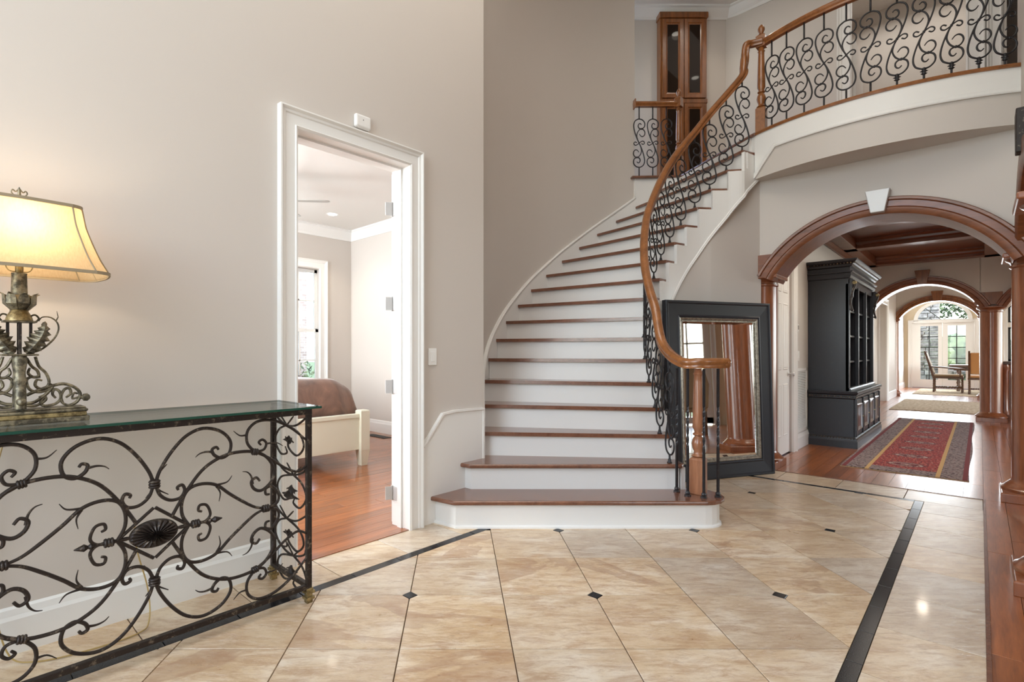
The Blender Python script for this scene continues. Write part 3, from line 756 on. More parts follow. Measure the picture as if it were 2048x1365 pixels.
MB().sweep(RAILP, rs, normals=nrmz).obj('handrail', RAILW, SR, smooth=True)
MB().lathe([(.02, -.034), (.034, -.01), (.036, .012), (.02, .034)], (*cv(1.85, 3.60), 1.112), 14).obj('rail_end', RAILW, SR, smooth=True)
# balcony railing
BR = thing('balcony_railing', 'oak handrail with black iron scrolls along the curved balcony edge', 'railing', (arc_u(.7, .06), .7, Z2))
lvs = [1.449, 1.31, 1.157, .997, .831, .662, .489, .323, .161, .006, -.137]
for i, v_ in enumerate(lvs):
    u_ = arc_u(v_, .06); ang = math.atan2(-(v_-.70), 1.76)+PI/2
    me_ = M_BL if i < 5 else (M_BR if i < 6 else M_BK)
    link_part('scroll_baluster', me_, BR, (u_, v_, Z2-.002), -PI/2+math.atan2(-(v_-.70), 1.76)*-1 if False else math.atan2(-1, -(v_-.70)/1.76))
nn_ = newel(BR, (5.868, 1.553, Z2), .26, .86, .125, .044)
v_list = [1.53-(1.53+.21)*i/30 for i in range(31)]
MB().sweep(RAILP, [(arc_u(v_, .06), v_, Z2+.90) for v_ in v_list]).obj('handrail', RAILW, BR, smooth=True)
# upper hall guard at the stair head
GR = thing('guard_railing', 'short straight oak guard railing with iron scrolls at the stair head', 'railing', (*cv(2.46, 6.53), Z2))
for X in (2.27, 2.44, 2.61): link_part('scroll_baluster', M_BL, GR, (*cv(X, 6.53), Z2-.002), -PI/4)
nx2, ny2 = cv(2.765, 6.53)
newel(GR, (nx2, ny2, Z2), .26, .86, .125, .044)
MB().sweep(RAILP, [(*cv(2.2, 6.53), Z2+.90), (*cv(2.76, 6.53), Z2+.90)]).obj('handrail', RAILW, GR, smooth=True)
MB().obox((*cv(2.21, 6.53), Z2+.90), (1, -1, 0), (1, 1, 0), (0, 0, 1), .008, .045, .055).obj('wall_rosette', RAILW, GR, bevel=.004)

# ---------------------------------------------------------------- columns and arches
def column(name_label, cx, cy, hgt=1.97, rr=.17, pl=.235, grp=None, cap=.225):
    t = thing('column', name_label, 'column', (cx, cy, 0))
    MB().prism([(cx-pl, cy-pl), (cx+pl, cy-pl), (cx+pl, cy+pl), (cx-pl, cy+pl)], 0, .075, .008).obj('plinth', CHERRY, t, bevel=.003)
    pr = [(rr+.06, .075), (rr+.062, .095), (rr+.045, .105), (rr+.035, .12), (rr+.02, .135), (rr+.004, .15), (rr, .17), (rr, hgt-.11), (rr+.012, hgt-.1), (rr+.012, hgt-.085), (rr, hgt-.08), (rr+.004, hgt-.06), (rr+.03, hgt-.045), (rr+.038, hgt-.034)]
    MB().lathe(pr, (cx, cy, 0), 40).obj('shaft', CHERRY, t, smooth=True)
    MB().prism([(cx-cap, cy-cap), (cx+cap, cy-cap), (cx+cap, cy+cap), (cx-cap, cy+cap)], hgt-.036, hgt).obj('capital', CHERRY, t, bevel=.008)
    return t
column('cherry wood column between the leaning mirror and the hall door', 6.15, 1.655, rr=.17, pl=.21, cap=.22)
column('cherry wood column at the right of the front archway, corner of the foyer', 6.20, -.35, rr=.17, pl=.235)
column('cherry wood column nearest the viewer, only its plinth in view at right edge', 3.95, -.35, rr=.17, pl=.235)
column('cherry wood column beside the kitchen bar, right of the second archway', 12.78, -.135, rr=.14, pl=.19, cap=.18)
column('slim cherry column at the left foot of the farthest archway', 18.4, 1.66, 2.07, .11, .15, cap=.15)
column('slim cherry column at the right foot of the farthest archway', 18.4, -.1, 2.07, .11, .15, cap=.15)
A1 = thing('archway_surround', 'large moulded cherry arch with silvery keystone at the hall entrance', 'archway', (5.95, .645, 1.96))
mb = MB(); ring(mb, 'u', 5.95, 6.35, .645, .815, 1.97, .46, .125); mb.obj('arch_moulding', CHERRYH, A1, smooth=True)
keystone(A1, 'u', 5.86, 5.951, .64, 2.42, 2.62, .05, .088, mat('silver_keystone', srgb(196, 194, 192), .45, .35))
for s0, s1 in ((1.46, 1.66), (-.22, -.17)):
    MB().box(5.93, s0, 1.97, 5.953, s1, 2.17).obj('spandrel_panel', CHERRYH, A1)
A2 = thing('archway_surround', 'dark cherry arch with tall keystone along the right arcade', 'archway', (5.07, -.22, 1.96))
mb = MB(); ring(mb, 'v', -.5, -.22, 5.07, .94, 1.97, .48, .125); o = mb.obj('arch_moulding', CHERRYH, A2, smooth=True)
keystone(A2, 'v', -.221, -.165, 5.07, 2.5, 2.78, .05, .09, BRONZE)
for s0, s1 in ((3.95, 4.14), (6.0, 6.2)): MB().box(s0, -.224, 1.97, s1, -.2, 2.18).obj('spandrel_panel', CHERRYH, A2)
A2b = thing('archway_surround', 'cherry arch of the right arcade nearest the entry door', 'archway', (2.83, -.22, 1.96))
mb = MB(); ring(mb, 'v', -.5, -.22, 2.83, .94, 1.97, .48, .125); mb.obj('arch_moulding', CHERRYH, A2b, smooth=True)
keystone(A2b, 'v', -.221, -.165, 2.83, 2.5, 2.78, .05, .09, BRONZE)

def canlight(u_, v_, z, label, power=0, cat='ceiling light', wide=2.2):
    t = thing('recessed_light', label, cat, (u_, v_, z))
    MB().lathe([(.062, -.001), (.085, -.004), (.088, -.0005), (.062, .004)], (u_, v_, z), 24).obj('trim_ring', WHITE, t, smooth=True)
    MB().lathe([(.0, -.002), (.06, -.002), (.06, 0), (0, 0)], (u_, v_, z), 24).obj('lens', LAMPE, t)
    if power: spot('recessed_lamp_beam', (u_, v_, z-.03), power, wide)
    return t
# ---------------------------------------------------------------- bedroom doorway on the left wall
d1 = setting('door_1', (1.83, 2.7, 0))
casing('door_casing', 'v', 2.70, 1.425, 2.232, 2.43, 0, -1, .11, WHITE, d1)
jm = MB().box(1.395, 2.70, 0, 1.425, 2.87, 2.46).box(2.232, 2.70, 0, 2.262, 2.87, 2.46).box(1.425, 2.70, 2.43, 2.232, 2.87, 2.46)
jm.obj('door_jamb', WHITE, d1)
MB().box(1.425, 2.76, 0, 1.437, 2.80, 2.43).box(2.22, 2.76, 0, 2.232, 2.80, 2.43).box(1.437, 2.76, 2.418, 2.22, 2.80, 2.43).obj('door_stop', WHITE, d1)
hx, hy = 2.228, 2.868
dirv = Vector((.655, .755, 0)).normalized(); nrv = Vector((-dirv.y, dirv.x, 0))
cc = V3((hx, hy, 0))+dirv*.41-nrv*.018
lf = MB().obox((cc.x, cc.y, 1.215), dirv, nrv, (0, 0, 1), .405, .02, 1.2); leaf = lf.obj('door_leaf', WHITE, d1, bevel=.003)
for z in (.22, .95, 1.52, 2.17):
    hb = MB(); hb.tube([(hx-.004, hy-.004, z-.05), (hx-.004, hy-.004, z+.05)], .007, 8)
    hb.obox((hx-.028, hy+.0, z), (1, -.55, 0), (0, 1, 0), (0, 0, 1), .022, .002, .045)
    hb.obox((hx+.001, hy-.035, z), (0, 1, 0), (1, 0, 0), (0, 0, 1), .03, .003, .045)
    hb.obj('hinge', CHROME, d1)
struct('trim_7', MB().box(1.425, 2.69, -.002, 2.232, 2.74, .004), FLOORW)
def baseboard(name, pts): return struct(name, MB().sweep([(a, b) for a, b in BASEP], [(*p, 0) for p in pts]), WHITE)
baseboard('baseboard_left', [(-3, 2.70), (1.31, 2.70)])
baseboard('baseboard_front', [(-3, -.1), (-3, 2.7)])

# bedroom shell
bw = MB(); bw.box(-1.05, 7.0, 0, 3.22, 7.15, 3.07).box(4.083, 7.0, 0, 4.75, 7.15, 3.07).box(3.22, 7.0, 0, 4.083, 7.15, .58).box(3.22, 7.0, 2.42, 4.083, 7.15, 3.07)
struct('wall_bedroom_back', bw, WALL)
struct('wall_bedroom_right', MB().box(4.63, 3.66, 0, 4.75, 7.0, 3.07), WALL)
struct('wall_bedroom_left', MB().box(-1.05, 2.85, 0, -.9, 7.0, 3.07), WALL)
struct('ceiling_bedroom', MB().box(-1.05, 2.85, 3.07, 2.9, 7.15, 3.2).box(2.9, 3.6, 3.07, 4.75, 7.15, 3.2), CEIL)
struct('trim_8', MB().sweep(CROWN, [(-.9, 7.0, 2.92), (4.63, 7.0, 2.92), (4.63, 3.7, 2.92)]), WHITE)
struct('baseboard_bedroom', MB().sweep(BASEP, [(-.9, 7.0, 0), (4.63, 7.0, 0), (4.63, 3.7, 0)]), WHITE)
def sash(mb, ax, d0, d1, s0, s1, z0, z1, nx_, nz_, fr=.045, mu=.02):
    def bx(a, b, c_, e):
        if ax == 'v': mb.box(a, d0, c_, b, d1, e)
        else: mb.box(d0, a, c_, d1, b, e)
    bx(s0, s0+fr, z0, z1); bx(s1-fr, s1, z0, z1); bx(s0, s1, z0, z0+fr); bx(s0, s1, z1-fr, z1)
    for i in range(1, nx_):
        m = s0+fr+(s1-s0-2*fr)*i/nx_; bx(m-mu/2, m+mu/2, z0+fr, z1-fr)
    for i in range(1, nz_):
        m = z0+fr+(z1-z0-2*fr)*i/nz_; bx(s0+fr, s1-fr, m-mu/2, m+mu/2)
w2 = setting('window_2', (3.65, 7.0, 1.5))
casing('window_casing', 'v', 7.0, 3.24, 4.065, 2.43, .58, -1, .13, WHITE, w2)
for z0, z1, dd in ((.6, 1.53, .05), (1.49, 2.42, .085)):
    mb = MB(); sash(mb, 'v', 7.0+dd, 7.03+dd, 3.22, 4.083, z0, z1, 3, 2); s_ = mb.obj('sash', WHITE, w2)
    MB().box(3.25, 7.012+dd, z0+.03, 4.05, 7.016+dd, z1-.03).obj('pane', GLASS, s_)
MB().box(3.12, 6.92, .55, 4.2, 7.02, .58).obj('window_sill', WHITE, w2, bevel=.005)

# bed
BED = thing('bed', 'white painted bed with low footboard, seen through the bedroom doorway', 'bed', (2.4, 5.7, 0))
for u_, v_, h_ in ((3.185, 4.60, .58), (1.6, 4.60, .58), (3.185, 6.72, 1.1), (1.6, 6.72, 1.1)):
    s = .055; o = MB().prism([(u_-s, v_-s), (u_+s, v_-s), (u_+s, v_+s), (u_-s, v_+s)], .16, h_, .01).obj('bed_post', CREAM, BED, bevel=.004)
    MB().add([(u_-s*.65, v_-s*.65, 0), (u_+s*.65, v_-s*.65, 0), (u_+s*.65, v_+s*.65, 0), (u_-s*.65, v_+s*.65, 0), (u_-s, v_-s, .17), (u_+s, v_-s, .17), (u_+s, v_+s, .17), (u_-s, v_+s, .17)],
             [(0, 3, 2, 1), (4, 5, 6, 7), (0, 1, 5, 4), (1, 2, 6, 5), (2, 3, 7, 6), (3, 0, 4, 7)]).obj('foot', CREAM, o)
MB().box(1.65, 4.585, .17, 3.135, 4.615, .52).obj('footboard', CREAM, BED, bevel=.003)
MB().box(1.64, 4.57, .5, 3.14, 4.63, .545).obj('footboard_rail', CREAM, BED, bevel=.008)
for u_ in (1.585, 3.17): MB().box(u_, 4.65, .2, u_+.03, 6.68, .42).obj('side_rail', CREAM, BED, bevel=.003)
MB().box(1.65, 6.70, .2, 3.14, 6.74, 1.05).obj('headboard', CREAM, BED, bevel=.01)
MB().box(1.72, 4.86, .42, 3.04, 6.66, .66).obj('mattress', CREAM, BED, bevel=.06, seg=4)
def cloth(u0, u1, v0, v1, ztop, zlo, rad, amp, nu=46, nv=40, fu=1, seed=1):
    rnd = random.Random(seed); ph = [rnd.uniform(0, 6) for _ in range(8)]; vs = []
    # profile around: side drop, rounded shoulder, top
    def prof(lo, hi, n_):
        out = []
        H = ztop-zlo
        L_ = [(lo, zlo), (lo-.01, zlo+H*.3), (lo, zlo+H*.62), (lo+rad*.3, ztop-rad*.25), (lo+rad, ztop)]
        Rr = [(hi-rad, ztop), (hi-rad*.3, ztop-rad*.25), (hi, zlo+H*.62), (hi+.01, zlo+H*.3), (hi, zlo)]
        pts = cr([(a, b, 0) for a, b in L_+[((lo+hi)/2, ztop+.015)]+Rr], 5); return [(p.x, p.y) for p in pts]
    pu = prof(u0, u1, nu)
    for j in range(nv+1):
        t = j/nv; v_ = v0+(v1-v0)*t; drop = 0
        e = min(t, 1)*(v1-v0)
        dz = -(ztop-zlo)*max(0, 1-e/.22)**2.2
        for i, (a, z) in enumerate(pu):
            side = 1 if z < ztop-.05 else 0
            f_ = math.sin(v_*19+ph[0])*math.sin(v_*7+ph[1])+.5*math.sin(v_*31+ph[2])
            g_ = math.sin(a*5+v_*9+ph[3])+.6*math.sin(a*13-v_*5+ph[4])
            zz_ = max(zlo, z+dz*(1 if z > zlo+.02 else 0))+(amp*.5*g_ if not side else 0)
            aa = a+(amp*f_*(1 if a > (u0+u1)/2 else -1) if side else 0)
            v2_ = v_-(.02*math.sin(a*17+ph[5]) if t < .2 else 0)
            vs.append((aa, v2_, zz_))
    n_ = len(pu); fs = [(j*n_+i, j*n_+i+1, (j+1)*n_+i+1, (j+1)*n_+i) for j in range(nv) for i in range(n_-1)]
    return MB().add(vs, fs)
bl = cloth(1.60, 3.19, 4.64, 6.3, .90, .5, .26, .016, seed=4).obj('blanket', BLANKET, None, smooth=True)
bl.modifiers.new('thick', 'SOLIDIFY').thickness = .012
tag(bl, 'brown plush blanket draped over the white bed', 'blanket')
mb = MB(); mb.box(1.8, 5.1, .6, 2.98, 6.5, .86); o = mb.obj('duvet', GREYCL, BED, bevel=.1, seg=4)
mb = cloth(1.8, 3.0, 5.55, 6.62, .965, .885, .1, .006, seed=8); o = mb.obj('folded_throw', GREYCL, None, smooth=True); o.modifiers.new('thick', 'SOLIDIFY').thickness = .012
tag(o, 'folded grey throw lying on the far end of the bed', 'throw')
FAN = thing('ceiling_fan', 'pale grey ceiling fan, one blade tip visible in the bedroom', 'ceiling fan', (2.45, 5.35, 3.07))
MB().lathe([(.07, 3.07), (.06, 3.0), (.015, 2.99), (.015, 2.88), (.09, 2.87), (.12, 2.82), (.12, 2.76), (.07, 2.72), (.05, 2.68)], (2.45, 5.35, 0), 18).obj('motor_housing', WHITE, FAN, smooth=True)
BLADE = mat('fan_blade', srgb(176, 174, 168), .5)
for k in range(5):
    a = .55+k*2*PI/5; dv = Vector((math.cos(a), math.sin(a), 0)); nv_ = Vector((-dv.y, dv.x, .12)).normalized()
    P = []
    for t, wd in ((.12, .03), (.2, .055), (.6, .075), (.66, .06), (.69, .03)):
        for s in (-1, 1):
            q = V3((2.45, 5.35, 2.79))+dv*t+nv_*s*wd; P.append(q)
    top = [p+Vector((0, 0, .006)) for p in P]; n_ = 10
    loop = [0, 2, 4, 6, 8, 9, 7, 5, 3, 1]
    MB().add(P+top, [tuple(loop), tuple(i+10 for i in loop)[::-1]]+[(loop[i], loop[(i+1) % 10], loop[(i+1) % 10]+10, loop[i]+10) for i in range(10)]).obj('blade', BLADE, FAN)
canlight(3.84, 6.26, 3.07, 'round recessed light in the white bedroom ceiling', 25)
vt = MB().box(4.33, 5.75, 0, 4.47, 6.2, .006)
VENT = tag(vt.obj('floor_vent', DARKM), 'small dark floor vent near the bedroom baseboard', 'vent')
for k in range(9): MB().box(4.34, 5.78+k*.045, .006, 4.46, 5.80+k*.045, .009).obj('vent_slat', DARKM, VENT)

# things on the left wall
sw = thing('light_switch', 'white rocker light switch on the wall left of the staircase', 'switch', (2.449, 2.7, 1.155))
MB().box(2.411, 2.692, 1.096, 2.487, 2.701, 1.214).obj('switch_plate', PLASTIC, sw, bevel=.003)
MB().box(2.432, 2.688, 1.12, 2.466, 2.694, 1.19).obj('rocker', PLASTIC, sw, bevel=.002)
dt = thing('motion_sensor', 'small white plastic sensor mounted above the bedroom door casing', 'sensor', (1.856, 2.7, 2.60))
MB().box(1.80, 2.668, 2.56, 1.915, 2.701, 2.642).obj('sensor_case', PLASTIC, dt, bevel=.014, seg=4)
MB().ball((1.853, 2.667, 2.608), .003, .002, .003).obj('sensor_eye', DARKM, dt)

# ---------------------------------------------------------------- console table
CT = thing('console_table', 'wrought iron scroll console table with glass top against the left wall', 'console table', (.60, 2.44, 0))
FV, BV = 2.256, 2.62; UC = .60
def cpath(pts, k=5): return cr([(UC+x, FV, z) for x, z in pts], k)
Q = {
 'a': ([(.004, .678), (.018, .726), (.06, .795), (.115, .852), (.18, .875), (.249, .855), (.289, .809), (.284, .76), (.253, .743), (.223, .759), (.214, .783), (.231, .791), (.24, .78)], .0068),
 'al': ([(.219, .772), (.189, .777), (.164, .772), (.149, .760)], .0055),
 'b': ([(.004, .678), (.018, .634), (.052, .606), (.091, .607), (.108, .634), (.099, .657), (.081, .651), (.085, .640)], .0065),
 'c': ([(.06, .537), (.107, .617), (.172, .701), (.24, .743), (.311, .758), (.396, .749), (.454, .713), (.485, .65), (.469, .604), (.425, .574), (.391, .588), (.379, .62), (.401, .635), (.417, .618)], .0070),
 'cl': ([(.386, .61), (.379, .644), (.362, .665), (.341, .671)], .0055),
 'd': ([(.396, .749), (.362, .791), (.362, .842), (.396, .877), (.445, .885), (.505, .871), (.575, .83), (.65, .765)], .0065),
 'dl': ([(.362, .828), (.33, .828), (.302, .851)], .0050),
 'e': ([(.396, .749), (.435, .754), (.447, .781), (.43, .799), (.413, .79), (.423, .776)], .0058),
 'el': ([(.447, .779), (.495, .777), (.526, .759)], .0048),
 'f': ([(.396, .749), (.464, .711), (.536, .657), (.60, .63), (.65, .655)], .0060),
 'g': ([(.123, .491), (.099, .537), (.099, .592), (.123, .635), (.172, .648), (.231, .633), (.284, .587), (.339, .544), (.396, .506), (.445, .491)], .0068),
 'gl': ([(.231, .633), (.275, .638), (.296, .662)], .0050), 'gm': ([(.231, .628), (.247, .598), (.242, .562)], .0050),
 'h': ([(.445, .491), (.495, .503), (.505, .54), (.475, .582), (.445, .578), (.445, .554), (.462, .55)], .0062),
 'i': ([(.155, .489), (.189, .493), (.207, .517), (.193, .556), (.166, .562), (.160, .542), (.174, .535)], .0058),
 'j': ([(.003, .587), (.062, .54), (.123, .491)], .0065),
}
def mirrored(pts, sx, sz): return [(sx*x, z if sz > 0 else .98-z) for x, z in pts]
names = {'a': 'top_scroll', 'al': 'scroll_tendril', 'cl': 'scroll_tendril', 'dl': 'scroll_tendril', 'el': 'scroll_tendril', 'gl': 'scroll_tendril', 'gm': 'scroll_tendril'}
for sx in (1, -1):
    for sz in (1, -1):
        for key, (pts, rr) in Q.items():
            if key == 'd' and sz < 0: pts = pts[:-1]+[(.65, .76)]
            P = mirrored(pts, sx, sz)
            if key == 'j': P = [P[0], P[-1]]; path = [V3((UC+x, FV, z)) for x, z in P]
            else: path = cpath(P)
            n_ = len(path)
            if key.endswith('l') and len(key) == 2 or key == 'gm': rad = [rr*(1-.75*i/(n_-1)) for i in range(n_)]
            else: rad = [rr*(1 if i < n_*.8 else 1-.25*(i/(n_-1)-.8)/.2) for i in range(n_)]
            MB().tube(path, rad, 8).obj('scroll_bar' if key not in names else names[key], BRONZE, CT, smooth=True)
for sx in (1, -1):
    MB().lathe([(.004, -.05), (.008, -.03), (.006, 0), (.012, .02), (.006, .05), (.005, .07), (.012, .08), (.006, .088), (.014, .1), (.002, .13)], (UC+sx*.125, FV, .49), 8, axis=(sx, 0, 0)).obj('fleur_tip', BRONZE, CT, smooth=True)
def clamp(c, axis, L_=.024, rr=.014, n_=3):
    mb = MB(); pr = []
    for i in range(n_*4+1): pr.append((rr*(.82+.18*abs(math.sin(PI*i/4))), -L_/2+L_*i/(n_*4)))
    mb.lathe(pr, c, 8, axis=axis); return mb.obj('binding_collar', BRONZE, CT, smooth=True)
for sz in (1, -1):
    z = .678 if sz > 0 else .302; clamp((UC, FV, z), (0, 0, 1), .03, .022)
    for sx in (1, -1):
        clamp((UC+sx*.396, FV, .749 if sz > 0 else .231), (1, 0, -.2*sx*sz), .026, .016)
for sx in (1, -1): clamp((UC+sx*.445, FV, .49), (1, 0, 0), .03, .018); clamp((UC+sx*.15, FV, .49), (1, 0, 0), .03, .018)
for sx in (1, -1):
    for dx, dz in ((-.035, .07), (.045, .07), (-.03, -.05), (.05, -.05)):
        for z0 in (.678, .302):
            MB().tube(cr([(UC+sx*.002, FV, z0), (UC+dx*.3, FV+.004, z0+dz*.5), (UC+dx, FV+.004, z0+dz)], 4), [.0055*(1-.085*i) for i in range(9)], 6).obj('scroll_tendril', BRONZE, CT) if sx > 0 else None
# rosette
mb = MB(); vs = [(UC, FV-.02, .487)]; nR = 44
for j, (rr, dd) in enumerate(((.25, .024), (.6, .016), (.92, .012), (1.0, .004), (1.03, -.008), (.98, -.008))):
    for k in range(nR):
        a = 2*PI*k/nR; w_ = 1 if k % 2 else .6
        vs.append((UC+.083*rr*math.cos(a), FV-dd*(w_ if j < 3 else 1), .487+.052*rr*math.sin(a)))
fs = [(0, 1+k, 1+(k+1) % nR) for k in range(nR)]+[(1+j*nR+k, 1+j*nR+(k+1) % nR, 1+(j+1)*nR+(k+1) % nR, 1+(j+1)*nR+k) for j in range(5) for k in range(nR)]
mb.add(vs, fs).obj('rosette', BRONZE, CT)
for su in (UC-.655, UC+.655):
    for v_ in (FV, BV):
        MB().box(su-.012, v_-.012, .03, su+.012, v_+.012, .90).obj('leg', BRONZE, CT, bevel=.002)
        mb = MB()
        for a, b_, z0, z1 in ((.016, .016, .058, .07), (.022, .022, .046, .058), (.013, .013, .030, .046), (.021, .021, .018, .030), (.014, .014, 0.0, .018)): mb.box(su-a, v_-b_, z0, su+a, v_+b_, z1)
        mb.obj('foot', GILT, CT)
for v_ in (FV,):
    MB().box(UC-.655, v_-.011, .065, UC+.655, v_+.011, .087).obj('bottom_bar', BRONZE, CT, bevel=.002)
    MB().box(UC-.667, v_-.013, .893, UC+.667, v_+.013, .921).obj('top_rail', BRONZE, CT, bevel=.002)
for su in (UC-.655, UC+.655):
    MB().box(su-.011, FV, .065, su+.011, BV, .087).obj('side_bar', BRONZE, CT, bevel=.002)
    MB().box(su-.013, FV, .893, su+.013, BV, .921).obj('top_rail', BRONZE, CT, bevel=.002)
gt = MB().box(UC-.70, FV-.045, .922, UC+.70, BV+.03, .932).obj('glass_top', GLASSG, CT)
gt.data.materials.append(GEDGE)
for p in gt.data.polygons:
    if abs(p.normal.z) < .5: p.material_index = 1
# scrolled end panels
def side_scrolls(su):
    vm = (FV+BV)/2; h_ = (BV-FV)/2-.012
    def sp_(pts, rr=.0055, k=5, nm='end_scroll'):
        P = cr([(su, vm+y*h_, z) for y, z in pts], k); n_ = len(P); MB().tube(P, [rr*(1 if i < n_*.75 else 1-.4*(i/(n_-1)-.75)/.25) for i in range(n_)], 6).obj(nm, BRONZE, CT, smooth=True)
    for zb, f_ in ((.82, 1), (.58, -1), (.35, 1), (.18, -1)):
        sp_([(-f_, zb+.06), (-f_*.4, zb+.01), (f_*.2, zb), (f_*.8, zb+.03), (f_*.9, zb+.06)])
        sp_([(f_*.2, zb), (-f_*.55, zb-.03), (-f_*.8, zb-.09), (-f_*.4, zb-.14), (f_*.1, zb-.11), (f_*.05, zb-.07), (-f_*.2, zb-.08)])
        sp_([(f_*.2, zb), (f_*.7, zb-.03), (f_*.95, zb-.09), (f_*.6, zb-.15), (f_*.2, zb-.14), (f_*.3, zb-.11)])
        for dy in (-.4, .45): sp_([(f_*.2, zb), (f_*(.2+dy*.5), zb+.025), (f_*(.2+dy), zb+.05)], .0045, 4, 'scroll_tendril')
        # holly-like leaf
        c0 = vm+f_*.1*h_; z0 = zb-.075; lv = []
        for i, (x, w_) in enumerate(((0, .002), (.012, .016), (.02, .009), (.032, .024), (.042, .012), (.052, .018), (.06, .008), (.085, .001))):
            lv += [(su+.008*math.sin(i), c0-.03*f_+x*f_, z0+w_), (su-.006*math.sin(i), c0-.03*f_+x*f_, z0-w_)]
        b_ = MB(); b_.add(lv, [(2*i, 2*i+1, 2*i+3, 2*i+2) for i in range(7)]); o = b_.obj('iron_leaf', BRONZE, CT); o.modifiers.new('s', 'SOLIDIFY').thickness = .004
    MB().lathe([(.004, -.06), (.01, -.03), (.024, 0), (.01, .05), (.003, .11)], (su, vm+.02, .47), 4, axis=(0, -1, 0)).obj('iron_bud', BRONZE, CT)
side_scrolls(UC+.655); side_scrolls(UC-.655)
# lamp cord
cord = cr([(.214, 2.60, .925), (.20, 2.655, .90), (.16, 2.66, .7), (.13, 2.66, .42), (.16, 2.66, .2), (.20, 2.62, .03), (.27, 2.55, .006), (.42, 2.5, .006), (.60, 2.5, .006), (.66, 2.56, .02), (.68, 2.66, .12), (.64, 2.67, .3), (.63, 2.67, .42)], 8)
tag(MB().tube(cord, .0032, 6).obj('lamp_cord', CORDM, smooth=True), 'thin gold lamp cord trailing down behind the console table', 'cord')

# ---------------------------------------------------------------- table lamp
LX, LY, LZ = .214, 2.44, .932
LP = thing('table_lamp', 'antique metal table lamp with lit cream shade on the glass table', 'lamp', (LX, LY, LZ))
def lb(a, b_, z0, z1, nm, m, bv=.003): return MB().box(LX-a, LY-b_, LZ+z0, LX+a, LY+b_, LZ+z1).obj(nm, m, LP, bevel=bv)
lb(.200, .062, .0, .018, 'base_plate', PEWTER); lb(.192, .056, .018, .034, 'base_step', GILT); lb(.196, .058, .034, .046, 'base_step', PEWTER, .005); lb(.19, .05, .046, .052, 'base_top', PEWTER)
